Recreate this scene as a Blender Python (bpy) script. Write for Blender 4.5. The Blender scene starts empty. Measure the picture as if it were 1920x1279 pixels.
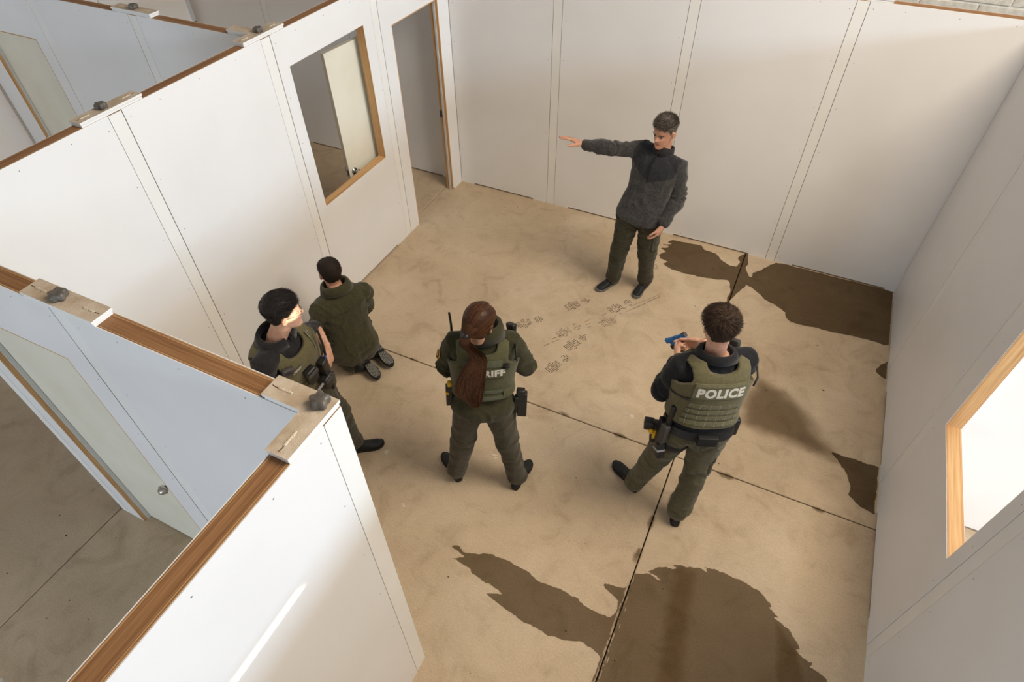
import bpy, bmesh, math, random
import numpy as np
from mathutils import Vector, Matrix
random.seed(7)
RNG = np.random.RandomState(11)
SC = bpy.context.scene
COL = SC.collection

# ---------------------------------------------------------------- camera
CAM_POS = (3.426, -5.646, 3.992)
yaw, pitch, roll = -0.458, 0.800, -0.014
FPX = 1157.7                      # focal length in pixels of a 1920 px wide frame
cy_, sy_, cp_, sp_ = math.cos(yaw), math.sin(yaw), math.cos(pitch), math.sin(pitch)
fwd = Vector((sy_*cp_, cy_*cp_, -sp_))
rgt = Vector((cy_, -sy_, 0.0))
upv = rgt.cross(fwd)
r2 = math.cos(roll)*rgt + math.sin(roll)*upv
u2 = -math.sin(roll)*rgt + math.cos(roll)*upv
cam_d = bpy.data.cameras.new('camera')
cam = bpy.data.objects.new('camera', cam_d)
COL.objects.link(cam)
cam_d.sensor_width = 36.0
cam_d.lens = FPX*36.0/1920.0
cam_d.clip_end = 200
M3 = Matrix((r2, u2, -fwd)).transposed()
cam.matrix_world = Matrix.Translation(CAM_POS) @ M3.to_4x4()
SC.camera = cam

# ---------------------------------------------------------------- world, lights, exposure
vs = SC.view_settings
vs.view_transform = 'Standard'
vs.look = 'None'
vs.gamma = 1.0
vs.use_curve_mapping = False
vs.exposure = 0.07

world = bpy.data.worlds.new('hall_ambient')
SC.world = world
world.use_nodes = True
bg = world.node_tree.nodes['Background']
bg.inputs[0].default_value = (1.0, 0.94, 0.88, 1)
bg.inputs[1].default_value = 0.235

def area(name, loc, target, sx, sy, power, color, spread=180):
    l = bpy.data.lights.new(name, 'AREA')
    l.shape = 'RECTANGLE'
    l.size, l.size_y = sx, sy
    l.energy = power
    l.color = color
    l.spread = math.radians(spread)
    o = bpy.data.objects.new(name, l)
    COL.objects.link(o)
    o.location = loc
    d = Vector(target) - Vector(loc)
    o.rotation_euler = d.to_track_quat('-Z', 'Y').to_euler()
    return o

# clerestory daylight to the right of the rooms (grazes over the right wall)
area('clerestory_daylight', (15.0, -3.5, 5.05), (2.0, -3.5, 1.8), 15.0, 1.3, 1250, (0.60, 0.79, 1.0))
# open overhead door of the hall, cool sky light from the front left
area('open_door_daylight', (-4.5, -14.0, 2.4), (-0.5, -4.5, 1.0), 6.0, 4.0, 40, (0.56, 0.74, 1.0))
area('side_door_daylight', (1.3, -11.5, 1.3), (1.2, -4.87, 1.1), 2.4, 2.0, 185, (0.70, 0.84, 1.0))
# skylight lamp above the training room
area('hall_lamp', (5.7, -2.8, 6.1), (2.3, -2.6, 0.0), 2.6, 2.8, 330, (1.0, 0.86, 0.69))
# added low lamp that brightens only the corridor wall behind the right wall
area('corridor_fill', (6.9, -6.6, 1.5), (6.4, -2.5, 1.2), 2.0, 1.5, 95, (0.95, 0.97, 1.0))
# low sun, cut to narrow beams by an added slit wall further down
sun_l = bpy.data.lights.new('low_sun', 'SUN')
sun_l.energy = 16.0
sun_l.angle = math.radians(0.35)
sun_l.color = (1.0, 0.86, 0.62)
sun_o = bpy.data.objects.new('low_sun', sun_l)
COL.objects.link(sun_o)
sun_o.rotation_euler = Vector((-1.0, 0.0, -0.232)).to_track_quat('-Z', 'Y').to_euler()
# ---------------------------------------------------------------- small helpers
def link(name, mesh, parent=None):
    o = bpy.data.objects.new(name, mesh)
    COL.objects.link(o)
    if parent is not None:
        o.parent = parent
    return o

def empty(name, loc=(0, 0, 0), rotz=0.0, parent=None):
    o = link(name, None, parent)
    o.location = loc
    o.rotation_euler = (0, 0, rotz)
    o.empty_display_size = 0.1
    return o

def tag(o, label=None, cat=None, group=None, kind=None):
    if label: o['label'] = label
    if cat: o['category'] = cat
    if group: o['group'] = group
    if kind: o['kind'] = kind
    return o

def mesh_from(name, V, F, mats=(), fmat=None, smooth=False):
    me = bpy.data.meshes.new(name)
    me.from_pydata([tuple(map(float, v)) for v in V], [], [tuple(map(int, f)) for f in F])
    for m in mats: me.materials.append(m)
    if fmat is not None:
        me.polygons.foreach_set('material_index', np.asarray(fmat, dtype=np.int32))
    if smooth:
        me.polygons.foreach_set('use_smooth', np.ones(len(me.polygons), dtype=bool))
    me.update()
    return me

def add(name, V, F, mats, parent=None, fmat=None, smooth=False):
    if not isinstance(mats, (list, tuple)): mats = [mats]
    return link(name, mesh_from(name, V, F, mats, fmat, smooth), parent)

class MB:
    """collects verts and faces of one mesh"""
    def __init__(s): s.V, s.F, s.M = [], [], []
    def put(s, V, F, m=0):
        b = len(s.V)
        s.V += [tuple(v) for v in V]
        s.F += [tuple(i+b for i in f) for f in F]
        s.M += [m]*len(F)
        return s
    def box(s, a, b, m=0):
        (x0, y0, z0), (x1, y1, z1) = a, b
        V = [(x0,y0,z0),(x1,y0,z0),(x1,y1,z0),(x0,y1,z0),(x0,y0,z1),(x1,y0,z1),(x1,y1,z1),(x0,y1,z1)]
        F = [(3,2,1,0),(4,5,6,7),(0,1,5,4),(1,2,6,5),(2,3,7,6),(3,0,4,7)]
        return s.put(V, F, m)
    def obj(s, name, mats, parent=None, smooth=False):
        return add(name, s.V, s.F, mats, parent, s.M, smooth)

_rb = {}
def rbox(sx, sy, sz, bev=0.004, seg=2):
    """bevelled box centred on the origin"""
    key = (round(sx,5), round(sy,5), round(sz,5), round(bev,5), seg)
    if key in _rb: return _rb[key]
    bm = bmesh.new()
    bmesh.ops.create_cube(bm, size=1.0)
    bmesh.ops.scale(bm, vec=(sx, sy, sz), verts=bm.verts)
    bmesh.ops.bevel(bm, geom=list(bm.edges), offset=bev, segments=seg, profile=0.7, affect='EDGES')
    bm.verts.index_update()
    V = np.array([v.co[:] for v in bm.verts])
    F = [tuple(v.index for v in f.verts) for f in bm.faces]
    bm.free()
    _rb[key] = (V, F)
    return _rb[key]

def nrm(v):
    v = np.asarray(v, float)
    return v/(np.linalg.norm(v)+1e-12)

def tube(pts, rad, ref=(1, 0, 0), n=14, ex=2.0, dome=True):
    """closed lofted tube; rad = list of r or (r_side, r_other)"""
    pts = np.asarray(pts, float)
    k = len(pts)
    T = np.zeros_like(pts)
    T[1:-1] = pts[2:]-pts[:-2]; T[0] = pts[1]-pts[0]; T[-1] = pts[-1]-pts[-2]
    a = np.arange(n)*2*math.pi/n
    ca, sa = np.cos(a), np.sin(a)
    ca = np.sign(ca)*np.abs(ca)**(2/ex); sa = np.sign(sa)*np.abs(sa)**(2/ex)
    V, F = [], []
    rings = []
    R = [(r, r) if np.isscalar(r) else r for r in rad]
    s_prev = np.asarray(ref, float)
    def ring(c, t, s, r0, r1):
        o = np.cross(t, s)
        rings.append(len(V))
        for i in range(n): V.append(c + s*ca[i]*r0 + o*sa[i]*r1)
    fr = []
    for i in range(k):
        t = nrm(T[i])
        s = s_prev - t*np.dot(s_prev, t)
        if np.linalg.norm(s) < 1e-4: s = np.cross(t, (0.3, 0.5, 0.8))
        s = nrm(s); s_prev = s
        fr.append((t, s))
    if dome:
        t, s = fr[0]; r = min(R[0])
        for q in (0.25, 0.65): ring(pts[0]-t*r*0.75*math.sqrt(1-q*q), t, s, R[0][0]*q, R[0][1]*q) if q < 0.5 else ring(pts[0]-t*r*0.55*math.sqrt(1-q*q), t, s, R[0][0]*q*1.15, R[0][1]*q*1.15)
    for i in range(k): ring(pts[i], fr[i][0], fr[i][1], R[i][0], R[i][1])
    if dome:
        t, s = fr[-1]; r = min(R[-1])
        ring(pts[-1]+t*r*0.45, t, s, R[-1][0]*0.78, R[-1][1]*0.78)
        ring(pts[-1]+t*r*0.72, t, s, R[-1][0]*0.3, R[-1][1]*0.3)
    for a0, b0 in zip(rings[:-1], rings[1:]):
        for i in range(n):
            j = (i+1) % n
            F.append((a0+i, a0+j, b0+j, b0+i))
    F.append(tuple(rings[0]+i for i in range(n-1, -1, -1)))
    F.append(tuple(rings[-1]+i for i in range(n)))
    return np.array(V), F

def _hash(i):
    i = i.astype(np.uint64)
    i = (i ^ (i >> np.uint64(15)))*np.uint64(0x2c1b3c6d) & np.uint64(0xffffffff)
    i = (i ^ (i >> np.uint64(12)))*np.uint64(0x297a2d39) & np.uint64(0xffffffff)
    return ((i ^ (i >> np.uint64(15))) & np.uint64(0xffff)).astype(float)/65535.0

def noise(P, seed=0):
    """value noise in -1..1, vectorised"""
    P = np.asarray(P, float)+1000.0
    I = np.floor(P).astype(np.int64); f = P-I
    f = f*f*(3-2*f)
    out = np.zeros(len(P))
    for dx in (0, 1):
        for dy in (0, 1):
            for dz in (0, 1):
                w = (f[:,0] if dx else 1-f[:,0])*(f[:,1] if dy else 1-f[:,1])*(f[:,2] if dz else 1-f[:,2])
                h = _hash((I[:,0]+dx)*73856093 ^ (I[:,1]+dy)*19349663 ^ (I[:,2]+dz)*83492791 ^ (seed*7919+17))
                out += w*h
    return out*2-1

def fuse(parts, voxel=0.008, it=3, fac=0.5):
    """union of closed parts as one continuous surface"""
    mb = MB()
    for V, F in parts: mb.put(V, F)
    me = mesh_from('tmp', mb.V, mb.F)
    bm = bmesh.new(); bm.from_mesh(me)
    bmesh.ops.recalc_face_normals(bm, faces=bm.faces)
    bm.to_mesh(me); bm.free()
    o = link('tmp', me)
    m = o.modifiers.new('r', 'REMESH'); m.mode = 'VOXEL'; m.voxel_size = voxel; m.use_smooth_shade = True
    if it:
        s = o.modifiers.new('s', 'SMOOTH'); s.factor = fac; s.iterations = it
    dg = bpy.context.evaluated_depsgraph_get()
    ev = o.evaluated_get(dg)
    em = ev.to_mesh()
    n = len(em.vertices)
    V = np.empty(n*3); em.vertices.foreach_get('co', V); V = V.reshape(-1, 3)
    N = np.empty(n*3); em.vertices.foreach_get('normal', N); N = N.reshape(-1, 3)
    F = [tuple(p.vertices) for p in em.polygons]
    ev.to_mesh_clear()
    bpy.data.objects.remove(o); bpy.data.meshes.remove(me)
    return V, N, F

def seg_dist(P, a, b):
    a = np.asarray(a); b = np.asarray(b)
    d = b-a; t = np.clip(((P-a)@d)/(d@d), 0, 1)
    return np.linalg.norm(P-(a+t[:, None]*d), axis=1), t

# ---------------------------------------------------------------- materials
def mat(name, color, rough=0.6, spec=0.5, metal=0.0, sub=0.0, sheen=0.0):
    m = bpy.data.materials.new(name); m.use_nodes = True
    b = m.node_tree.nodes['Principled BSDF']
    b.inputs['Base Color'].default_value = (*color, 1)
    b.inputs['Roughness'].default_value = rough
    b.inputs['Metallic'].default_value = metal
    b.inputs['Specular IOR Level'].default_value = spec
    if sub:
        b.inputs['Subsurface Weight'].default_value = sub
        b.inputs['Subsurface Radius'].default_value = (0.012, 0.005, 0.003)
        b.inputs['Subsurface Scale'].default_value = 1.0
    if sheen: b.inputs['Sheen Weight'].default_value = sheen
    return m

def nodes(m): return m.node_tree.nodes, m.node_tree.links, m.node_tree.nodes['Principled BSDF']

def vary(m, c0, c1, scale=8.0, detail=6.0, bump=0.0, bscale=None, stretch=(1,1,1), rough=None, lo=0.35, hi=0.65, bdist=0.01):
    """noise driven colour between c0 and c1 plus bump, in object space"""
    N, L, b = nodes(m)
    tc = N.new('ShaderNodeTexCoord'); mp = N.new('ShaderNodeMapping')
    mp.inputs['Scale'].default_value = stretch
    L.new(tc.outputs['Object'], mp.inputs[0])
    n = N.new('ShaderNodeTexNoise'); n.inputs['Scale'].default_value = scale; n.inputs['Detail'].default_value = detail
    L.new(mp.outputs[0], n.inputs['Vector'])
    r = N.new('ShaderNodeValToRGB')
    r.color_ramp.elements[0].position = lo; r.color_ramp.elements[0].color = (*c0, 1)
    r.color_ramp.elements[1].position = hi; r.color_ramp.elements[1].color = (*c1, 1)
    L.new(n.outputs['Fac'], r.inputs[0]); L.new(r.outputs[0], b.inputs['Base Color'])
    if bump:
        n2 = N.new('ShaderNodeTexNoise'); n2.inputs['Scale'].default_value = bscale or scale*4; n2.inputs['Detail'].default_value = 3
        L.new(mp.outputs[0], n2.inputs['Vector'])
        bp = N.new('ShaderNodeBump'); bp.inputs['Strength'].default_value = bump; bp.inputs['Distance'].default_value = bdist
        L.new(n2.outputs['Fac'], bp.inputs['Height']); L.new(bp.outputs[0], b.inputs['Normal'])
    return m

def fabric(name, c, var=0.25, rough=0.9, bscale=350, bump=0.35, sheen=0.15):
    m = mat(name, c, rough, 0.25, sheen=sheen)
    c0 = tuple(x*(1-var) for x in c); c1 = tuple(min(1, x*(1+var)) for x in c)
    return vary(m, c0, c1, 60, 8, bump, bscale, bdist=0.004)

# white laminate of the wall panels
M_WALL = mat('white_laminate', (0.80, 0.795, 0.785), 0.42, 0.45)
vary(M_WALL, (0.785, 0.776, 0.765), (0.82, 0.812, 0.803), 1.6, 6, 0.03, 220, lo=0.3, hi=0.6)
M_POST = mat('white_post', (0.79, 0.785, 0.755), 0.45, 0.4)
vary(M_POST, (0.81, 0.80, 0.765), (0.845, 0.837, 0.805), 3, 6, 0.03, 200)
M_DOOR = mat('cream_door', (0.78, 0.75, 0.62), 0.4, 0.45)
vary(M_DOOR, (0.74, 0.71, 0.58), (0.80, 0.77, 0.65), 3, 7, 0.02, 150)

def plywood(name, dark, light, edge, across='Y', band=0.028, grain=40.0):
    """layered ply edge: thin stripes near both faces, streaky core between; across = thickness axis"""
    m = mat(name, light, 0.6, 0.3)
    N, L, b = nodes(m)
    tc = N.new('ShaderNodeTexCoord'); sep = N.new('ShaderNodeSeparateXYZ')
    L.new(tc.outputs['Object'], sep.inputs[0])
    mp = N.new('ShaderNodeMapping')
    sc = {'X': (grain*3, 2.2, 2.2), 'Y': (2.2, grain*3, 2.2), 'Z': (2.2, 2.2, grain*3)}[across]
    mp.inputs['Scale'].default_value = sc
    L.new(tc.outputs['Object'], mp.inputs[0])
    n = N.new('ShaderNodeTexNoise'); n.inputs['Scale'].default_value = 1.0; n.inputs['Detail'].default_value = 8; n.inputs['Roughness'].default_value = 0.65
    L.new(mp.outputs[0], n.inputs['Vector'])
    r = N.new('ShaderNodeValToRGB')
    r.color_ramp.elements[0].position = 0.32; r.color_ramp.elements[0].color = (*dark, 1)
    r.color_ramp.elements[1].position = 0.66; r.color_ramp.elements[1].color = (*light, 1)
    L.new(n.outputs['Fac'], r.inputs[0])
    ab = N.new('ShaderNodeMath'); ab.operation = 'ABSOLUTE'; L.new(sep.outputs[across], ab.inputs[0])
    # stripes
    mul = N.new('ShaderNodeMath'); mul.operation = 'MULTIPLY'; mul.inputs[1].default_value = 900.0; L.new(sep.outputs[across], mul.inputs[0])
    sn = N.new('ShaderNodeMath'); sn.operation = 'SINE'; L.new(mul.outputs[0], sn.inputs[0])
    gt = N.new('ShaderNodeMath'); gt.operation = 'GREATER_THAN'; gt.inputs[1].default_value = band; L.new(ab.outputs[0], gt.inputs[0])
    mr = N.new('ShaderNodeMapRange'); mr.inputs[1].default_value = -0.2; mr.inputs[2].default_value = 0.5; L.new(sn.outputs[0], mr.inputs[0])
    mm = N.new('ShaderNodeMath'); mm.operation = 'MULTIPLY'; L.new(gt.outputs[0], mm.inputs[0]); L.new(mr.outputs[0], mm.inputs[1])
    mx = N.new('ShaderNodeMixRGB'); mx.inputs[2].default_value = (*edge, 1)
    m2 = N.new('ShaderNodeMath'); m2.operation = 'MULTIPLY'; m2.inputs[1].default_value = 0.75; L.new(mm.outputs[0], m2.inputs[0])
    L.new(m2.outputs[0], mx.inputs[0]); L.new(r.outputs[0], mx.inputs[1])
    L.new(mx.outputs[0], b.inputs['Base Color'])
    bp = N.new('ShaderNodeBump'); bp.inputs['Strength'].default_value = 0.3; bp.inputs['Distance'].default_value = 0.003
    L.new(n.outputs['Fac'], bp.inputs['Height']); L.new(bp.outputs[0], b.inputs['Normal'])
    return m
M_TOP = plywood('brown_ply_top', (0.17, 0.075, 0.028), (0.36, 0.185, 0.08), (0.55, 0.34, 0.16))
M_PLY = plywood('light_ply_edge', (0.50, 0.27, 0.11), (0.72, 0.46, 0.22), (0.42, 0.21, 0.08), grain=25)
M_EDGE = mat('thin_wood_edge', (0.62, 0.40, 0.20), 0.6, 0.3)
M_GAP = mat('dark_joint', (0.11, 0.06, 0.03), 0.9, 0.1)
M_SCREW = mat('screw_head', (0.26, 0.24, 0.22), 0.5, 0.4, 0.6)
M_CHROME = mat('brushed_steel', (0.55, 0.52, 0.48), 0.25, 0.5, 1.0)
M_STEELD = mat('dark_steel', (0.18, 0.16, 0.15), 0.4, 0.5, 0.9)
M_PLATE = mat('dusty_plate', (0.52, 0.42, 0.31), 0.7, 0.3)
vary(M_PLATE, (0.44, 0.34, 0.235), (0.60, 0.50, 0.385), 14, 8, 0.15, 160)
M_PLATEW = mat('white_plate_edge', (0.82, 0.81, 0.78), 0.5, 0.4)
M_GLUE = mat('dried_glue', (0.62, 0.53, 0.40), 0.4, 0.5)
M_KNOB = mat('grey_knob', (0.10, 0.085, 0.07), 0.42, 0.5)
vary(M_KNOB, (0.085, 0.075, 0.065), (0.17, 0.14, 0.11), 25, 5, 0.1, 200)
M_STRIPE = mat('grey_stop', (0.60, 0.60, 0.585), 0.5, 0.4)

def concrete(name):
    m = mat(name, (0.42, 0.36, 0.29), 0.72, 0.3)
    N, L, b = nodes(m)
    tc = N.new('ShaderNodeTexCoord')
    geo = N.new('ShaderNodeNewGeometry')
    pos = geo.outputs['Position']
    def nz(scale, detail, rough=0.55, vec=pos, dist=0.0):
        n = N.new('ShaderNodeTexNoise'); n.inputs['Scale'].default_value = scale; n.inputs['Detail'].default_value = detail
        n.inputs['Roughness'].default_value = rough; n.inputs['Distortion'].default_value = dist
        L.new(vec, n.inputs['Vector']); return n.outputs['Fac']
    def ramp(fac, stops):
        r = N.new('ShaderNodeValToRGB')
        e = r.color_ramp.elements
        e[0].position, e[0].color = stops[0][0], (*stops[0][1], 1)
        e[1].position, e[1].color = stops[-1][0], (*stops[-1][1], 1)
        for p, c in stops[1:-1]:
            q = e.new(p); q.color = (*c, 1)
        L.new(fac, r.inputs[0]); return r.outputs[0]
    def mix(a, c, fac, mode='MULTIPLY'):
        x = N.new('ShaderNodeMixRGB'); x.blend_type = mode
        if hasattr(fac, 'links'): L.new(fac, x.inputs[0])
        else: x.inputs[0].default_value = fac
        L.new(a, x.inputs[1]); L.new(c, x.inputs[2]); return x.outputs[0]
    base = ramp(nz(0.9, 6, 0.6, dist=0.6), [(0.30, (0.465, 0.355, 0.24)), (0.5, (0.55, 0.432, 0.298)), (0.70, (0.615, 0.505, 0.37))])
    blot = ramp(nz(4.0, 8, 0.6, dist=1.2), [(0.30, (0.80, 0.78, 0.74)), (0.48, (0.98, 0.98, 0.98)), (0.7, (1.06, 1.06, 1.06))])
    grain = ramp(nz(90, 4, 0.8), [(0.30, (0.80, 0.79, 0.77)), (0.55, (1.02, 1.02, 1.02)), (0.75, (1.12, 1.12, 1.11))])
    c = mix(base, blot, 0.9); c = mix(c, grain, 0.8)
    # broom texture
    mp = N.new('ShaderNodeMapping'); mp.inputs['Rotation'].default_value = (0, 0, 0.35); mp.inputs['Scale'].default_value = (14, 160, 1); L.new(pos, mp.inputs[0])
    st = nz(1.0, 5, 0.7, mp.outputs[0])
    c = mix(c, ramp(st, [(0.3, (0.88, 0.87, 0.86)), (0.7, (1.07, 1.07, 1.07))]), 0.7)
    L.new(c, b.inputs['Base Color'])
    bp = N.new('ShaderNodeBump'); bp.inputs['Strength'].default_value = 0.25; bp.inputs['Distance'].default_value = 0.004
    L.new(nz(140, 3, 0.7), bp.inputs['Height']); L.new(bp.outputs[0], b.inputs['Normal'])
    L.new(ramp(nz(3, 5), [(0.3, (0.55,)*3), (0.7, (0.8,)*3)]), b.inputs['Roughness'])
    return m
M_CONC = concrete('floor_concrete')
M_BASE = mat('joint_sealant', (0.035, 0.030, 0.026), 0.9, 0.2)
M_BLOCK = mat('grey_block', (0.52, 0.50, 0.46), 0.85, 0.25)
vary(M_BLOCK, (0.46, 0.44, 0.40), (0.60, 0.58, 0.53), 20, 8, 0.3, 120)
M_MORTAR = mat('pale_mortar', (0.66, 0.64, 0.60), 0.9, 0.2)

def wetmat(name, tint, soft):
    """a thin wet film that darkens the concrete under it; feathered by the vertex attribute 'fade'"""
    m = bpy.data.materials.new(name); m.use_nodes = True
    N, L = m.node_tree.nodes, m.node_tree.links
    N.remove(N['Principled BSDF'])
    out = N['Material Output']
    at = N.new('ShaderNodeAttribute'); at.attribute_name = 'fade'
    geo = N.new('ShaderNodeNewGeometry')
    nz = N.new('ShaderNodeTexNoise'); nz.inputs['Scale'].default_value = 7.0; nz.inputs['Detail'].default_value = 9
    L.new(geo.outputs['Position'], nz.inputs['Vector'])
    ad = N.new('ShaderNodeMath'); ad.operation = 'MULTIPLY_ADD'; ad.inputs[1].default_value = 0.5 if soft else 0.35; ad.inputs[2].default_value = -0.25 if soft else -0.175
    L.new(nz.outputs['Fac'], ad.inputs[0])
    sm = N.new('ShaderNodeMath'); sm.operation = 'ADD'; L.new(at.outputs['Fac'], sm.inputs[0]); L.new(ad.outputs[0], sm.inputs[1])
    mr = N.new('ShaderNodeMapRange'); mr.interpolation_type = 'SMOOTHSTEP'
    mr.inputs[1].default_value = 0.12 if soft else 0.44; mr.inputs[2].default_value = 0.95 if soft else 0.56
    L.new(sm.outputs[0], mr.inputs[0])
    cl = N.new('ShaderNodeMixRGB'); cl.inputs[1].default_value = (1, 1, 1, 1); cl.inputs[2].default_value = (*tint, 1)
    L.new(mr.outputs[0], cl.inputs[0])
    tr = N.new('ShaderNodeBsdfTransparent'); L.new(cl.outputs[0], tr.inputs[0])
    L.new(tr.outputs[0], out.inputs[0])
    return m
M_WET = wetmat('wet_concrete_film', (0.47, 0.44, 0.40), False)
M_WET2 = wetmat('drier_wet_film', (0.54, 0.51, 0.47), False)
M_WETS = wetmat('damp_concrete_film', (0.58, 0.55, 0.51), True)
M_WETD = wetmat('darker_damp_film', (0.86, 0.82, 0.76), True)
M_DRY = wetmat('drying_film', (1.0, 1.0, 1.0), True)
M_PRINT = mat('wet_footprint', (0.105, 0.080, 0.055), 0.8, 0.2)
M_PRINTL = mat('faint_footprint', (0.25, 0.195, 0.135), 0.8, 0.2)
M_CHALK = mat('pale_scuff', (0.62, 0.56, 0.48), 0.9, 0.2)
# ---------------------------------------------------------------- floor
H = 2.44
floor = tag(empty('floor'), kind='structure')
MB().box((-7.2, -13.4, -0.20), (13.9, 7.9, -0.03)).obj('floor_base', M_BASE, floor)
xs = [-7.07, -3.59, -0.11, 3.362, 6.84, 10.32, 13.8]
ys = [-13.19, -9.71, -6.23, -2.74, 0.75, 4.23, 7.7]
for i in range(len(xs)-1):
    for j in range(len(ys)-1):
        g = 0.004
        x0, x1, y0, y1 = xs[i]+g, xs[i+1]-g, ys[j]+g, ys[j+1]-g
        c = 0.005
        V = [(x0,y0,-0.05),(x1,y0,-0.05),(x1,y1,-0.05),(x0,y1,-0.05),
             (x0,y0,-c),(x1,y0,-c),(x1,y1,-c),(x0,y1,-c),
             (x0+c,y0+c,0),(x1-c,y0+c,0),(x1-c,y1-c,0),(x0+c,y1-c,0)]
        F = [(3,2,1,0),(0,1,5,4),(1,2,6,5),(2,3,7,6),(3,0,4,7),(4,5,9,8),(5,6,10,9),(6,7,11,10),(7,4,8,11),(8,9,10,11)]
        add('slab', V, F, M_CONC, floor)

def patch(name, outline, m, feather=0.02, z=0.0012, jag=0.012, freq=18, parent=None, step=0.0125):
    """wet patch on the floor: a fine grid cut along the outline, 'fade' falls from 1 to 0 across its rim"""
    P = np.array(outline, float)
    mg = feather+jag+step*2
    x0, y0 = P.min(0)-mg; x1, y1 = P.max(0)+mg
    nx, ny = int((x1-x0)/step)+2, int((y1-y0)/step)+2
    gx, gy = np.meshgrid(x0+np.arange(nx)*step, y0+np.arange(ny)*step)
    Q = np.stack([gx.ravel(), gy.ravel()], 1)
    d2 = np.full(len(Q), 1e9); ins = np.zeros(len(Q), bool)
    for p, q in zip(P, np.roll(P, -1, 0)):
        e = q-p; w = Q-p
        tt = np.clip((w@e)/(e@e+1e-12), 0, 1)
        d2 = np.minimum(d2, ((w-tt[:, None]*e)**2).sum(1))
        c = (p[1] <= Q[:, 1]) != (q[1] <= Q[:, 1])
        xi = p[0]+(Q[:, 1]-p[1])*e[0]/(e[1] if abs(e[1]) > 1e-9 else 1e-9)
        ins ^= c & (Q[:, 0] < xi)
    sd = np.sqrt(d2)*np.where(ins, -1, 1)
    Q3 = np.concatenate([Q, np.zeros((len(Q), 1))], 1)
    sd = sd+jag*(noise(Q3*freq, 3)*.6+noise(Q3*freq*3, 4)*.4)
    fade = np.clip(.5-sd/(2*feather), 0, 1)
    idx = np.arange(nx*ny).reshape(ny, nx)
    quads = np.stack([idx[:-1, :-1], idx[:-1, 1:], idx[1:, 1:], idx[1:, :-1]], -1).reshape(-1, 4)
    quads = quads[(fade[quads].max(1) > 0) & (Q[quads][:, :, 0].max(1) < 4.771) & (Q[quads][:, :, 1].max(1) < 0.0)]
    used = np.unique(quads); mp = np.full(nx*ny, -1); mp[used] = np.arange(len(used))
    me = mesh_from(name, np.concatenate([Q[used], np.full((len(used), 1), z)], 1), mp[quads], [m])
    at = me.attributes.new('fade', 'FLOAT', 'POINT')
    at.data.foreach_set('value', fade[used].astype(np.float32))
    return link(name, me, parent)
S1 = [(2.612,-.081),(2.781,-.072),(2.914,-.052),(2.959,-.113),(3.082,-.123),(3.163,-.217),(3.261,-.263),(3.325,-.258),(3.335,-.163),(3.3,-.101),(3.353,-.004),(3.385,-.009),(3.417,-.138),(3.406,-.233),(3.465,-.355),(3.493,-.355),(3.494,-.28),(3.54,-.221),(3.607,-.114),(3.67,-.02),(3.788,-.004),(3.998,-.007),(4.339,-.006),(4.609,-.003),(4.764,-.006),(4.765,-.345),(4.765,-.784),(4.722,-.812),(4.65,-.797),(4.483,-.805),(4.387,-.83),(4.202,-.835),(4.042,-.858),(3.939,-.853),(3.881,-.806),(3.865,-.748),(3.797,-.692),(3.669,-.64),(3.604,-.578),(3.525,-.521),(3.465,-.501),(3.44,-.585),(3.404,-.683),(3.369,-.78),(3.353,-.866),(3.333,-.774),(3.345,-.699),(3.313,-.548),(3.282,-.502),(3.177,-.539),(3.011,-.568),(2.824,-.581),(2.716,-.568),(2.621,-.522),(2.674,-.471),(2.584,-.448),(2.553,-.396),(2.604,-.305),(2.536,-.283),(2.632,-.211),(2.544,-.204),(2.618,-.162),(2.566,-.144)]
S2 = [(4.689,-1.123),(4.766,-1.002),(4.766,-1.242),(4.716,-1.217),(4.675,-1.17)]
S3 = [(4.434,-2.204),(4.581,-2.193),(4.763,-2.195),(4.756,-2.622),(4.657,-2.6),(4.58,-2.529),(4.584,-2.445),(4.528,-2.316)]
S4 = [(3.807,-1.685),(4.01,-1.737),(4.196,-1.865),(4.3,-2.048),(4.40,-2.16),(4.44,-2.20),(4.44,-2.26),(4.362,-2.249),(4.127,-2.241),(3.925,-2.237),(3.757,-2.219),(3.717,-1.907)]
S5 = [(2.174,-4.097),(2.237,-4.076),(2.28,-4.103),(2.341,-4.08),(2.463,-4.035),(2.605,-4.032),(2.75,-4.044),(2.816,-4.075),(2.957,-4.051),(3.097,-4.069),(3.236,-4.094),(3.311,-4.082),(3.34,-4.028),(3.327,-3.968),(3.223,-3.924),(3.198,-3.901),(3.335,-3.871),(3.362,-3.788),(3.362,-4.097),(3.362,-4.468),(3.362,-4.9),(3.335,-4.9),(3.341,-4.48),(3.341,-4.338),(3.283,-4.306),(3.19,-4.305),(3.021,-4.355),(2.872,-4.348),(2.713,-4.327),(2.555,-4.285),(2.639,-4.245),(2.409,-4.207),(2.32,-4.177),(2.237,-4.174),(2.314,-4.125),(2.25,-4.118)]
S6 = [(3.368,-3.75),(3.446,-3.713),(3.537,-3.722),(3.448,-3.694),(3.503,-3.632),(3.631,-3.598),(3.579,-3.587),(3.734,-3.532),(3.807,-3.541),(3.767,-3.507),(3.913,-3.491),(4.039,-3.501),(4.132,-3.517),(4.184,-3.56),(4.232,-3.578),(4.198,-3.595),(4.292,-3.639),(4.243,-3.646),(4.334,-3.682),(4.401,-3.758),(4.425,-3.784),(4.361,-3.769),(4.436,-3.815),(4.526,-3.824),(4.467,-3.844),(4.55,-3.862),(4.621,-3.913),(4.68,-4.1),(4.70,-4.9),(3.37,-4.9),(3.37,-4.465),(3.368,-4.111)]
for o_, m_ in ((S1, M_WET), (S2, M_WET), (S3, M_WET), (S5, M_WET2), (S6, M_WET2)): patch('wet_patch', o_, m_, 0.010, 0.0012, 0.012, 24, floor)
patch('damp_patch', S4, M_WETS, 0.10, 0.0010, 0.02, 8, floor, .025)
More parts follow.
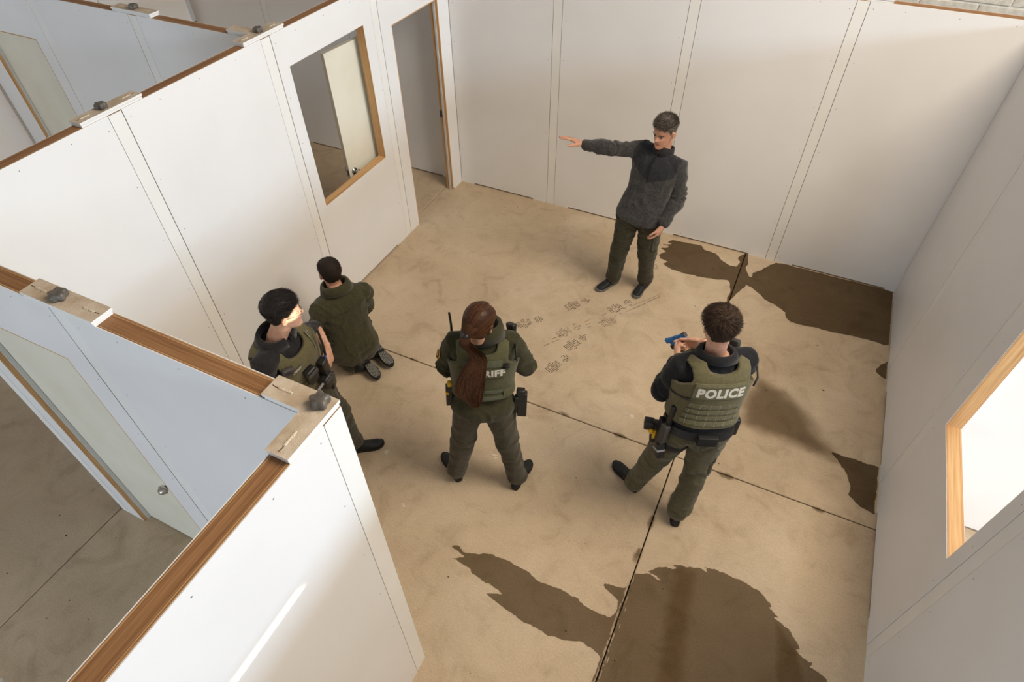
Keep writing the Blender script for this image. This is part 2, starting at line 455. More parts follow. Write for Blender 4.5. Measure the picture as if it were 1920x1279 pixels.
patch('damp_patch', [(3.60,-3.60),(3.72,-3.57),(3.86,-4.6),(3.72,-4.6)], M_WETD, 0.05, 0.0018, 0.01, 8, floor)
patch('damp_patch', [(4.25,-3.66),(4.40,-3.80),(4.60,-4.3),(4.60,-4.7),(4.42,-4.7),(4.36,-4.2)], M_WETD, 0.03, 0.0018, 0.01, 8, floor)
# wet creep along the joints
for (x, y, r) in [(3.35,-1.05,.04),(3.37,-1.35,.03),(3.36,-3.35,.035),(3.345,-3.62,.03),(2.92,-2.74,.035),(2.45,-2.73,.03),(3.75,-2.75,.04),(4.4,-2.75,.03),(1.35,-2.74,.03),(1.02,-2.74,.02)]:
    ol = [(x+r*(1.4 if abs(y+2.74) < .05 else .55)*math.cos(a), y+r*(.55 if abs(y+2.74) < .05 else 1.8)*math.sin(a)) for a in np.arange(0, 6.28, 0.6)]
    patch('damp_patch', ol, M_WETS, 0.018, 0.0010, 0.012, 40, floor, .006)

def footprint(c, d, m, heel=True, dens=0.85):
    """lug marks of a wet boot sole pointing along d"""
    d = nrm((*d, 0))[:2]; e = np.array([-d[1], d[0]])
    mb = MB()
    def zone(u0, u1, w0, w1):
        nu = int((u1-u0)/0.017)
        for i in range(nu):
            u = u0+(i+.5)*(u1-u0)/nu
            w = w0+(w1-w0)*math.sin(math.pi*(i+.6)/(nu+.4))
            for k in range(-3, 4):
                v = k*0.0165
                if abs(v) > w or random.random() > dens: continue
                a = random.uniform(-.5, .5)+(0.5 if k % 2 else -0.3)
                l, t = random.uniform(.0056, .0074), random.uniform(.0030, .0046)
                cu, cv = u+random.uniform(-.003, .003), v+random.uniform(-.002, .002)
                q = []
                for su, sv in ((-l,-t),(l,-t),(l,t),(-l,t)):
                    uu = cu+su*math.cos(a)-sv*math.sin(a); vv = cv+su*math.sin(a)+sv*math.cos(a)
                    p = np.array(c)+d*uu+e*vv
                    q.append((p[0], p[1], 0.0015))
                mb.put(q, [(0,1,2,3)])
    zone(-0.02, 0.125, 0.032, 0.052)
    if heel: zone(-0.135, -0.055, 0.026, 0.038)
    tag(mb.obj('footprint', m, floor), kind='stuff')
footprint((1.75, -1.88), (-.16, -.18), M_PRINT)
footprint((2.06, -1.46), (-.15, -.2), M_PRINT)
footprint((2.44, -1.32), (-.14, -.2), M_PRINT)
footprint((2.24, -1.94), (-.1, -.21), M_PRINT)
footprint((2.19, -2.25), (-.08, -.2), M_PRINT)
footprint((2.12, -1.83), (-.13, -.2), M_PRINTL)
footprint((2.45, -1.53), (-.16, -.2), M_PRINTL, False)
footprint((2.58, -0.60), (-.16, -.1), M_PRINTL, False)
# wet tyre lines
mb = MB()
p0, p1 = np.array([1.98, -2.09]), np.array([2.70, -1.07])
dd = nrm((*(p1-p0), 0))[:2]; ee = np.array([-dd[1], dd[0]])
for row in (-.018, .018, .05):
    u = 0.0
    while u < 1.25:
        l = random.uniform(.02, .09) if u < .9 else .16
        if random.random() < (.55 if u < .8 else .95) and not (row > .04 and u > .7):
            w = random.uniform(.002, .0045); o = row+random.uniform(-.006, .006)
            q = [p0+dd*u+ee*(o-w), p0+dd*(u+l)+ee*(o-w), p0+dd*(u+l)+ee*(o+w), p0+dd*u+ee*(o+w)]
            mb.put([(a[0], a[1], 0.0015) for a in q], [(0,1,2,3)])
        u += l+random.uniform(.01, .05)
tag(mb.obj('tread_lines', M_PRINTL, floor), kind='stuff')
# pale scuffs and dark specks
mb = MB()
for (x, y, r) in [(2.96,-2.53,.035),(2.90,-2.52,.014),(2.13,-2.86,.02),(2.18,-2.88,.02),(1.72,-3.98,.022),(2.12,-3.33,.028),(2.02,-3.62,.014),(2.83,-.93,.009),(1.6,-5.6,.02),(.55,-5.3,.03),(1.0,-5.75,.03),(0.2,-6.0,.04),(1.35,-3.65,.03)]:
    k = 9
    for q in range(3):
        ox, oy, rr = random.uniform(-r, r)*.6, random.uniform(-r, r)*.6, r*random.uniform(.4, .8)
        V = [(x+ox+rr*random.uniform(.5, 1.1)*math.cos(a*6.283/k), y+oy+.6*rr*random.uniform(.5, 1.1)*math.sin(a*6.283/k), 0.0008+q*.0002) for a in range(k)]
        mb.put(V, [tuple(range(k))])
tag(mb.obj('scuff_marks', M_CHALK, floor), kind='stuff')
mb = MB()
for q in range(90):
    x, y = random.uniform(.1, 4.7), random.uniform(-5, -.05)
    if q > 60: x, y = random.uniform(-.6, 2.2), random.uniform(-6.8, -5.0)
    r = random.uniform(.003, .008)*(1.6 if random.random() < .12 else 1)
    V = [(x+r*random.uniform(.4, 1.3)*math.cos(a*1.047), y+r*random.uniform(.3, 1)*math.sin(a*1.047), 0.0009) for a in range(6)]
    mb.put(V, [tuple(range(6))])
tag(mb.obj('dark_specks', M_PRINT, floor), kind='stuff')

# ---------------------------------------------------------------- partition walls
TH = 0.0425      # half thickness
def panel(root, u0, u1, openings=(), notch=True, name='panel'):
    """one laminated panel: local x along the wall, y thickness, z up; openings = (u0,u1,z0,z1)"""
    us = sorted({u0, u1, *(o[0] for o in openings), *(o[1] for o in openings), *((u0+.17, u1-.17) if notch else ())})
    zs = sorted({0.0, H, *(o[2] for o in openings), *(o[3] for o in openings), *((.016,) if notch else ())})
    def solid(i, j):
        if i < 0 or j < 0 or i >= len(us)-1 or j >= len(zs)-1: return False
        uc, zc = (us[i]+us[i+1])/2, (zs[j]+zs[j+1])/2
        if notch and zc < .016 and u0+.17 < uc < u1-.17: return False
        return not any(o[0] < uc < o[1] and o[2] < zc < o[3] for o in openings)
    mb = MB()
    sk = 0.0035
    for i in range(len(us)-1):
        for j in range(len(zs)-1):
            if not solid(i, j): continue
            a, b, c, d = us[i], us[i+1], zs[j], zs[j+1]
            mb.put([(a,-TH,c),(b,-TH,c),(b,-TH,d),(a,-TH,d)], [(0,1,2,3)], 0)
            mb.put([(a,TH,c),(b,TH,c),(b,TH,d),(a,TH,d)], [(3,2,1,0)], 0)
            for di, dj, q, fl in ((-1,0,[(a,c),(a,d)],0),(1,0,[(b,c),(b,d)],1),(0,-1,[(a,c),(b,c)],1),(0,1,[(a,d),(b,d)],0)):
                if solid(i+di, j+dj): continue
                (ua, za), (ub, zb) = q
                m = 1 if dj == 1 and d == H else 2
                for y0, y1, mm in ((-TH, -TH+sk, 0), (-TH+sk, TH-sk, m), (TH-sk, TH, 0)):
                    V = [(ua,y0,za),(ub,y0,zb),(ub,y1,zb),(ua,y1,za)]
                    mb.put(V, [(0,1,2,3)] if fl else [(3,2,1,0)], mm)
    o = mb.obj(name, [M_WALL, M_TOP, M_PLY], root)
    # screw heads along the edges of both faces
    sc = MB()
    for y in (-TH-.0004, TH+.0004):
        for z in np.linspace(.06, H-.06, 7):
            for u in (u0+.035, u1-.035):
                if any(p[0]-.03 < u < p[1]+.03 and p[2]-.03 < z < p[3]+.03 for p in openings): continue
                uu, zz = u+random.uniform(-.006, .006), z+random.uniform(-.02, .02)
                sc.put([(uu+.0034*math.cos(q*1.047), y, zz+.0034*math.sin(q*1.047)) for q in range(6)], [tuple(range(6))])
        for u in np.linspace(u0+.25, u1-.25, 3):
            for z in (.05, H-.045):
                if any(p[0] < u < p[1] and p[2] < z < p[3] for p in openings): continue
                sc.put([(u+.0034*math.cos(q*1.047), y, z+.0034*math.sin(q*1.047)) for q in range(6)], [tuple(range(6))])
    tag(sc.obj('screw_heads', M_SCREW, o), kind='stuff')
    return o

def post(root, u, w=0.085, rec=0.002, sides=(1, 1), name='post'):
    """square post strip between two panels, set a hair back with a dark joint each side"""
    mb = MB()
    mb.box((u-w/2, -TH+rec, 0), (u+w/2, TH-rec, H-.004), 0)
    o = mb.obj(name, [M_POST], root)
    g = MB()
    if sides[0]: g.box((u-w/2-.004, -TH+.004, 0.001), (u-w/2-.0002, TH-.004, H-.006))
    if sides[1]: g.box((u+w/2+.0002, -TH+.004, 0.001), (u+w/2+.004, TH-.004, H-.006))
    if g.F: g.obj('joint', M_GAP, o)
    c = MB(); c.box((u-w/2, -TH+rec, H-.0039), (u+w/2, TH-rec, H-.0002)); c.obj('post_top', M_TOP, o)
    return o

def wall(name, origin, ang, posts, spans, length=None):
    root = tag(empty(name, (*origin, 0), ang), kind='structure')
    for u in posts: post(root, u, sides=(1, 0) if (name, u) == ('wall_left', 4.8275) else (0, 1) if (name, u) == ('wall_near', 0.0) else (1, 1))
    for s in spans: panel(root, s[0], s[1], s[2] if len(s) > 2 else (), True)
    return root
hp = 0.0465      # half post plus joint
def spans_between(ps, op={}):
    return [(a+hp, b-hp, op.get(i, ())) for i, (a, b) in enumerate(zip(ps[:-1], ps[1:]))]

# back wall: y = 0 face, runs along +x
bp_ = [-3.6, -2.45, -1.255, -0.0425, 1.155, 2.372, 3.602]
wall('wall_back', (0, TH), 0.0, bp_, spans_between(bp_)+[(3.602+hp, 4.771+.085, ())])
# left wall: x = 0 face; local +x runs towards -y
A_S = -math.pi/2
lp = [1.18, 2.42, 3.64]
WIN1 = (1.356, 2.265, 1.005, 2.19)
DOOR1 = (0.20, 0.975, -1, 2.07)
wl = wall('wall_left', (-TH, 0), A_S, lp+[4.8275], [(0.004, 1.18-hp, (DOOR1,)), (1.18+hp, 2.42-hp, (WIN1,)), (2.42+hp, 3.64-hp), (3.64+hp, 4.8275-hp)])
# front cross wall (between the training room and the room at lower left)
DOOR2 = (0.120, 0.930, -1, 2.07)
wall('wall_front', (0, -4.8275), 0.0, [1.15], [(0.004, 1.15-hp, (DOOR2,)), (1.15+hp, 2.3475-hp)])
# near wall at lower left, shares the corner post
wall('wall_near', (2.3475, -4.8275), A_S, [0.0, 1.22, 2.44], [(hp, 1.22-hp), (1.22+hp, 2.44-hp), (2.44+hp, 3.6)])
# right wall
rp = [1.168, 2.385, 3.617, 4.84, 6.06]
WIN2 = (2.555, 3.475, 0.985, 2.18)
wall('wall_right', (4.771+TH, 0), A_S, rp, [(0.004, 1.168-hp)]+spans_between(rp, {1: (WIN2,)})+[(6.06+hp, 7.2)])
# rooms beyond the left wall
DOOR3 = (0.29, 1.075, -1, 2.09)
tp = [-3.6, -2.385, -1.21]
wall('wall_divider', (0, -2.4325), 0.0, tp[1:], [(-3.6+hp, -2.385-hp, ((-3.315, -2.575, -1, 2.07),)), (-2.385+hp, -1.21-hp), (-1.21+hp, -.089)])
sp_ = [0.0+1.19, 2.4325, 3.64, 4.86, 6.08]
wall('wall_side', (-3.6-TH, 0), A_S, sp_, [(0.09, 1.19-hp)]+spans_between(sp_))
# corridor wall seen through the right-hand window opening
cp2 = [1.2, 2.42, 3.64]
wall('wall_corridor', (4.771+.086, -2.46+TH), 0.0, cp2, [(0.002, 1.2-hp)]+spans_between(cp2))

# concrete block wall of the hall, right behind the back wall
bw = tag(empty('wall_outer', (0, 0, 0)), kind='structure')
MB().box((1.8, 0.412, 1.6), (9.0, 0.60, 3.6)).obj('mortar', M_MORTAR, bw)
bv, bf = rbox(0.388, 0.19, 0.190, 0.004, 1)
bme = mesh_from('block', bv, bf, [M_BLOCK])
for r in range(10):
    for k in range(18):
        o = link('block', bme, bw)
        o.location = (2.0+k*.398+(.199 if r % 2 else 0), 0.50+random.uniform(-.0015, .0015), 1.70+r*.2)

# unseen blocker added at far right; two slits shape the low sun into beams
hw_ = tag(empty('sun_slit_blocker', (0, 0, 0)), kind='structure')
X0, X1 = 15.5, 15.7
mbh = MB()
mbh.box((X0, -24, 0), (X1, 16, 4.80)); mbh.box((X0, -24, 5.02), (X1, 16, 12))
for a_, b_ in ((-24, -10.5), (-5.20, -3.985), (-3.895, 16)): mbh.box((X0, a_, 4.80), (X1, b_, 5.02))
mbh.box((X0, -10.5, 4.985), (X1, -5.20, 5.02))
mbh.obj('slit_panels', M_BLOCK, hw_)

# ---------------------------------------------------------------- windows (openings lined with ply) and doors
M_LIPC = mat('cream_lipping', (0.66, 0.58, 0.45), 0.5, 0.4)
def lining(name, origin, ang, op, t=0.012, door=False):
    root = tag(empty(name, (*origin, 0), ang), kind='structure')
    u0, u1, z0, z1 = op
    d = TH-(.0006 if door else .0035)
    z0_ = 0.0 if door else z0
    def bd(nm, a, b): MB().box(a, b).obj(nm, M_PLY, root)
    bd('jamb', (u0, -d, z0_), (u0+t, d, z1)); bd('jamb', (u1-t, -d, z0_), (u1, d, z1))
    bd('head', (u0+t, -d, z1-t), (u1-t, d, z1))
    if not door: bd('sill', (u0+t, -d, z0), (u1-t, d, z0+t))
    return root
lining('window_1', (-TH, 0), A_S, WIN1, .003)
lining('window_2', (4.771+TH, 0), A_S, WIN2, .003)

def knobset(root, u, z, y, sgn=(1, -1), half=0.0175):
    for s in sgn:
        V, F = tube([(u, y+s*half, z), (u, y+s*(half+.006), z), (u, y+s*(half+.008), z), (u, y+s*(half+.028), z), (u, y+s*(half+.036), z), (u, y+s*(half+.052), z), (u, y+s*(half+.062), z)], [.033, .033, .013, .012, .025, .032, .023], (1, 0, 0), 18)
        add('knob', V, F, M_CHROME, root, smooth=True)

def door(name, origin, ang, op, leaf_side, hinge_u, open_ang, knob_z=0.95, y_leaf=0.0, strike=True):
    root = lining(name, origin, ang, op, 0.009, True)
    u0, u1, z0, z1 = op
    # stops: painted strips on the jambs and head
    sa, sb = (-.018, .003) if leaf_side > 0 else (-.003, .018)
    MB().box((u0+.012, sa, 0), (u0+.022, sb, z1-.012)).obj('stop', M_STRIPE, root)
    MB().box((u1-.022, sa, 0), (u1-.012, sb, z1-.012)).obj('stop', M_STRIPE, root)
    MB().box((u0+.022, sa, z1-.022), (u1-.022, sb, z1-.012)).obj('stop', M_STRIPE, root)
    w = (u1-u0)-.03
    t = 0.035
    leaf = empty('leaf', (hinge_u, leaf_side*(TH-.02) if not open_ang else leaf_side*(TH+.02), 0), open_ang, root)
    sg = 1 if hinge_u < (u0+u1)/2 else -1
    mb = MB()
    a, b = sorted((sg*.003, sg*(.003+w)))
    zb, zt = .008, z1-.016
    x_, y_ = .003, t/2
    mb.box((a+.0025, -y_, zb), (b-.0025, y_, zt-.0025), 0)
    o = mb.obj('leaf_panel', M_DOOR, leaf)
    # thin wooden lipping round the leaf
    g = MB()
    g.box((a, -y_+.0004, zb), (a+.0025, y_-.0004, zt)); g.box((b-.0025, -y_+.0004, zb), (b, y_-.0004, zt)); g.box((a+.0025, -y_+.0004, zt-.0025), (b-.0025, y_-.0004, zt))
    g.obj('lipping', M_LIPC if open_ang else M_EDGE, leaf)
    knobset(leaf, sg*(w-.06), knob_z, 0.0)
    MB().box((sg*(.003+w)-.001, -.012, knob_z-.03), (sg*(.003+w)+.001, .012, knob_z+.03)).obj('latch_plate', M_STEELD, leaf)
    for hz in (.25, 1.05, 1.8):
        V, F = tube([(0, -leaf_side*0+t*.5*leaf_side, hz-.045), (0, t*.5*leaf_side, hz+.045)], [.006, .006], (1, 0, 0), 8)
        add('hinge', V, F, M_CHROME, leaf)
    if strike:
        us = u1-.022 if sg > 0 else u0+.022
        MB().box((us-.012, leaf_side*.006, .9), (us+.012, leaf_side*.030, .96)).obj('strike_plate', M_STEELD, root)
    return root
# opened door beyond the left wall, swung back against the wall's far face
door('door_1', (-TH, 0), A_S, DOOR1, -1, 0.960, math.radians(173.4), 0.975)
# closed door of the cross wall (leaf on the far side)
door('door_2', (0, -4.8275), 0.0, DOOR2, 1, 0.135, 0.0, 0.95)
# closed door of the divider wall
door('door_3', (0, -2.4325), 0.0, (-3.315, -2.575, -1, 2.07), 1, -3.30, 0.0, 0.95)

# ---------------------------------------------------------------- connector plates with star knobs
def star_knob(parent, loc, r=0.030, h=0.032, rot=0.0):
    V, F = [], []
    n = 40
    prof = [(0.55, 0.0), (0.93, 0.003), (1.0, 0.009), (1.0, 0.022), (0.93, 0.029), (0.75, 0.0315), (0.3, 0.033)]
    for q, z in prof:
        for i in range(n):
            a = 2*math.pi*i/n
            rr = r*q*(1+0.16*math.cos(5*a+rot))
            V.append((loc[0]+rr*math.cos(a), loc[1]+rr*math.sin(a), loc[2]+z))
    for k in range(len(prof)-1):
        for i in range(n):
            j = (i+1) % n
            F.append((k*n+i, k*n+j, (k+1)*n+j, (k+1)*n+i))
    F.append(tuple(range(n-1, -1, -1))); F.append(tuple((len(prof)-1)*n+i for i in range(n)))
    add('star_knob', V, F, M_KNOB, parent, smooth=True)

def connector(loc, ang, label, arms=((-.2, .2),), side_arms=(), knob_at=(0, 0), kseed=0.0, slots=None):
    """two-layer plate bolted over the wall tops; arms along local x, side arms along local -y / +y"""
    root = tag(empty('connector_plate', loc, ang), label, 'plate', 'connector plates on the wall tops')
    hw = 0.0435
    rects = [(a, b, -hw, hw) for a, b in arms] + [(x-hw, x+hw, y0, y1) for x, y0, y1 in side_arms]
    def layer(name, z0, z1, ins, m):
        us = sorted({v for r in rects for v in (r[0]+ins, r[1]-ins)} | {v for r in rects for v in r[:2]})
        vs2 = sorted({v for r in rects for v in (r[2]+ins, r[3]-ins)} | {v for r in rects for v in r[2:]})
        us = sorted({v for r in rects for v in (r[0]+ins, r[1]-ins)}); vs2 = sorted({v for r in rects for v in (r[2]+ins, r[3]-ins)})
        def sol(i, j):
            if i < 0 or j < 0 or i >= len(us)-1 or j >= len(vs2)-1: return False
            x, y = (us[i]+us[i+1])/2, (vs2[j]+vs2[j+1])/2
            return any(r[0]+ins < x < r[1]-ins and r[2]+ins < y < r[3]-ins for r in rects)
        mb = MB()
        for i in range(len(us)-1):
            for j in range(len(vs2)-1):
                if not sol(i, j): continue
                a, b, c, d = us[i], us[i+1], vs2[j], vs2[j+1]
                mb.put([(a,c,z1),(b,c,z1),(b,d,z1),(a,d,z1)], [(0,1,2,3)], 0)
                mb.put([(a,c,z0),(b,c,z0),(b,d,z0),(a,d,z0)], [(3,2,1,0)], 1)
                for di, dj, p, q in ((-1,0,(a,d),(a,c)),(1,0,(b,c),(b,d)),(0,-1,(a,c),(b,c)),(0,1,(b,d),(a,d))):
                    if sol(i+di, j+dj): continue
                    mb.put([(*p,z0),(*q,z0),(*q,z1),(*p,z1)], [(0,1,2,3)], 1)
        mb.obj(name, m, root)
    layer('lower_layer', 0.0004, 0.0130, 0.004, [M_PLATEW, M_PLATEW])
    layer('upper_layer', 0.0155, 0.0290, 0.0, [M_PLATE, M_PLATEW])
    layer('shim', 0.0130, 0.0155, 0.010, [M_PLATEW, M_PLATEW])
    star_knob(root, (knob_at[0], knob_at[1], 0.029), rot=kseed)
    # glued slot cuts at the plate ends
    if slots is None: slots = [(a+.012, 0, 1) for a, b in arms[:1]] + [(b-.012, 0, -1) for a, b in arms[:1]]
    for (sx_, sy_, dr) in slots:
        mb = MB(); g = MB()
        ax = (1, 0) if dr in (1, -1) else (0, 1 if dr > 0 else -1)
        sg = dr if dr in (1, -1) else 1
        L_ = 0.085
        for k in range(5):
            p = k*L_/5; q = (k+1)*L_/5
            o1, o2 = .0018*math.sin(k*2.1+kseed), .0018*math.sin((k+1)*2.1+kseed)
            w = .0016
            def P(t, o): return (sx_+ax[0]*sg*t-ax[1]*o, sy_+ax[1]*sg*t+ax[0]*o, 0.0296)
            mb.put([P(p, o1-w), P(q, o2-w), P(q, o2+w), P(p, o1+w)], [(0,1,2,3)])
        for k, (t, r) in enumerate(((.032, .0065), (.040, .0075), (.048, .0055), (.060, .006), (.069, .0075), (.077, .0055))):
            cx, cyy = sx_+ax[0]*sg*t, sy_+ax[1]*sg*t
            V, F = [], []
            n = 10
            for zz, q in ((0.0288, 1.0), (0.0312, .85), (0.0318, .45)):
                for i in range(n):
                    a = 2*math.pi*i/n
                    rr = r*q*(1+.25*math.sin(3*a+k*1.7+kseed))
                    V.append((cx+rr*math.cos(a)*(1.3 if ax[0] else .8), cyy+rr*math.sin(a)*(.8 if ax[0] else 1.3), zz))
            for lv in range(2):
                for i in range(n): F.append((lv*n+i, lv*n+(i+1) % n, lv*n+n+(i+1) % n, lv*n+n+i))
            F.append(tuple(2*n+i for i in range(n)))
            g.put(V, F)
        mb.obj('slot', M_GAP, root); g.obj('glue_bead', M_GLUE, root, smooth=True)
    return root
ZT = H+.0005
connector((1.17, -4.8325, ZT), 0.0, 'straight dusty plate with star knob on the front partition, nearest the left picture edge', ((-.195, .20),), knob_at=(-.02, .0), kseed=.6)
connector((2.3475, -4.8275, ZT), 0.0, 'L-shaped dusty plate with star knob on the near wall corner', ((-.20, .0435),), ((0.0, -.205, .0435),), knob_at=(.0, .005), kseed=2.2, slots=[(-.19, 0, 1), (0, -.195, 2)])
connector((-TH, -3.64, ZT), A_S, 'straight plate with dark knob on the left wall, nearest the lower left', ((-.20, .205),), knob_at=(.03, 0), kseed=1.0)
connector((-TH, -2.42, ZT), A_S, 'T-shaped plate with dark knob where the divider meets the left wall', ((-.20, .20),), ((0.012, -.24, .0435),), knob_at=(.0, 0.0), kseed=3.0)
connector((-1.21, -2.4325, ZT), 0.0, 'straight plate with dark knob on the divider wall at the upper left', ((-.2, .2),), knob_at=(0, 0), kseed=1.9)
connector((3.602, TH, ZT), 0.0, 'straight plate on the back wall top near the upper right corner', ((-.20, .20),), knob_at=(-.04, 0), kseed=.2)
# ---------------------------------------------------------------- people
M_SKIN = mat('skin_warm', (0.62, 0.34, 0.24), 0.5, 0.4, sub=0.08)
vary(M_SKIN, (0.58, 0.30, 0.20), (0.66, 0.37, 0.265), 30, 4, 0.05, 300, bdist=0.002)
M_SKIN2 = mat('skin_light', (0.62, 0.36, 0.25), 0.5, 0.4, sub=0.08)
vary(M_SKIN2, (0.58, 0.31, 0.21), (0.66, 0.40, 0.285), 30, 4, 0.05, 300, bdist=0.002)
M_LIP = mat('lip', (0.42, 0.15, 0.11), 0.45, 0.4)
M_LIP2 = mat('lip_light', (0.48, 0.19, 0.14), 0.45, 0.4)
M_EYEW = mat('eye_white', (0.30, 0.24, 0.21), 0.3, 0.5)
M_IRIS = mat('eye_iris', (0.045, 0.03, 0.02), 0.2, 0.5)

def hairmat(name, c0, c1, rough=0.5):
    m = mat(name, c0, rough, 0.18)
    N, L, b = nodes(m)
    at = N.new('ShaderNodeAttribute'); at.attribute_name = 'tone'
    r = N.new('ShaderNodeMixRGB'); r.inputs[1].default_value = (*c0, 1); r.inputs[2].default_value = (*c1, 1)
    L.new(at.outputs['Fac'], r.inputs[0]); L.new(r.outputs[0], b.inputs['Base Color'])
    return m
M_HAIR_GREY = hairmat('grey_hair', (0.050, 0.040, 0.033), (0.40, 0.35, 0.30))
M_HAIR_BROWN = hairmat('brown_hair', (0.030, 0.018, 0.012), (0.115, 0.070, 0.045))
M_HAIR_BLACK = hairmat('black_hair', (0.010, 0.008, 0.007), (0.045, 0.034, 0.028))
M_HAIR_DARK = hairmat('dark_cropped_hair', (0.018, 0.012, 0.010), (0.050, 0.034, 0.026), 0.7)
M_HAIR_LONG = hairmat('long_auburn_hair', (0.030, 0.0135, 0.0075), (0.20, 0.086, 0.040), 0.42)

HEAD = [  # z above chin, half width, front, back (y forward, 0 at the ears)
 (0.000,.016,.082,.050),(.004,.026,.089,.036),(.012,.036,.094,.015),(.028,.047,.096,-.020),(.045,.054,.094,-.050),(.060,.058,.094,-.066),
 (.075,.062,.093,-.076),(.092,.066,.092,-.084),(.108,.069,.089,-.091),(.122,.071,.088,-.096),(.138,.073,.092,-.100),(.155,.0745,.0925,-.102),
 (.172,.0745,.087,-.101),(.188,.071,.077,-.096),(.204,.064,.062,-.086),(.218,.052,.043,-.070),(.228,.038,.023,-.051),(.234,.020,.002,-.028),(.2355,.006,-.009,-.017)]
HZ = np.array([h[0] for h in HEAD])
def hlev(z):
    return tuple(np.interp(z, HZ, [h[k] for h in HEAD]) for k in (1, 2, 3))
EAR_Z = 0.112

def head_point(z, a, off=0.0):
    """surface point at height z, azimuth a (0 = right ear side, pi/2 = front)"""
    w, f, b = hlev(z)
    c, s = math.cos(a), math.sin(a)
    e = 2/2.25
    x = math.copysign(abs(c)**e, c)*(w+off)
    yc = (f+b)/2; d = (f-b)/2
    y = yc+math.copysign(abs(s)**e, s)*(d+off)
    return x, y

def head_mesh():
    n = 40
    zs = np.concatenate([np.linspace(0, .2355, 46)])
    V, F = [], []
    g = lambda t, s: math.exp(-(t/s)**2/2)
    for z in zs:
        for i in range(n):
            a = 2*math.pi*i/n
            x, y = head_point(z, a)
            zz = z
            if y > .03:
                fr = min(1, (y-.03)/.04)
                y += fr*(-.011*(g(x-.031,.0115)+g(x+.031,.0115))*g(z-.121,.010)     # eye sockets
                      + .005*(g(x-.030,.016)+g(x+.030,.016))*g(z-.139,.006)           # brow
                      + .013*g(x,.0090)*g(z-.108,.015)+.019*g(x,.0115)*g(z-.092,.0110) # nose
                      + .008*(g(x-.012,.006)+g(x+.012,.006))*g(z-.087,.006)
                      + .0055*g(x,.017)*g(z-.062,.0048)+.0055*g(x,.015)*g(z-.051,.0050)-.005*g(x,.02)*g(z-.0565,.0022)
                      + .006*g(x,.016)*g(z-.018,.010)-.003*g(x,.018)*g(z-.038,.006)
                      + .004*(g(x-.045,.014)+g(x+.045,.014))*g(z-.098,.014))
            V.append((x, y, zz))
    m = len(zs)
    for k in range(m-1):
        for i in range(n):
            j = (i+1) % n
            F.append((k*n+i, k*n+j, (k+1)*n+j, (k+1)*n+i))
    F.append(tuple(range(n-1, -1, -1))); F.append(tuple((m-1)*n+i for i in range(n)))
    return np.array(V), F

def ear_mesh(sx):
    pts, rad = [], []
    parts = []
    rim = [(sx*.080, .004, .088), (sx*.084, -.010, .094), (sx*.089, -.018, .108), (sx*.091, -.018, .122), (sx*.088, -.010, .134), (sx*.082, .002, .136), (sx*.077, .007, .126)]
    parts.append(tube(rim, [.0055, .0065, .0060, .0060, .0058, .0055, .005], (0, 1, 0), 8))
    parts.append(tube([(sx*.072, .000, .092), (sx*.079, -.005, .104), (sx*.082, -.008, .118), (sx*.079, -.004, .130)], [(.011, .006), (.014, .006), (.014, .006), (.009, .005)], (0, 1, 0), 10))
    return parts

def frame_of(o, f, u):
    f = nrm(f); u = np.asarray(u, float); u = nrm(u-f*np.dot(u, f)); r = np.cross(f, u)
    return np.array(o, float), np.stack([r, f, u])   # rows: right, forward, up
def to_w(fr, P): return fr[0]+np.asarray(P, float)@fr[1]
def to_l(fr, P): return (np.asarray(P, float)-fr[0])@fr[1].T

TORSO = [(-.20,.120,.085,0),(-.13,.165,.112,-.004),(-.05,.174,.122,-.006),(.06,.172,.120,-.004),(.18,.160,.110,.002),(.34,.150,.105,.004),(.50,.160,.112,.004),
         (.66,.174,.122,.0),(.78,.184,.122,-.004),(.86,.180,.110,-.008),(.92,.160,.094,-.012),(.965,.125,.078,-.014),(1.0,.088,.066,-.012),(1.04,.064,.060,-.008),(1.10,.056,.058,0)]
TORSO = [(a_, b_, c_*.92, d_) for a_, b_, c_, d_ in TORSO]
TZ = np.array([t[0] for t in TORSO])

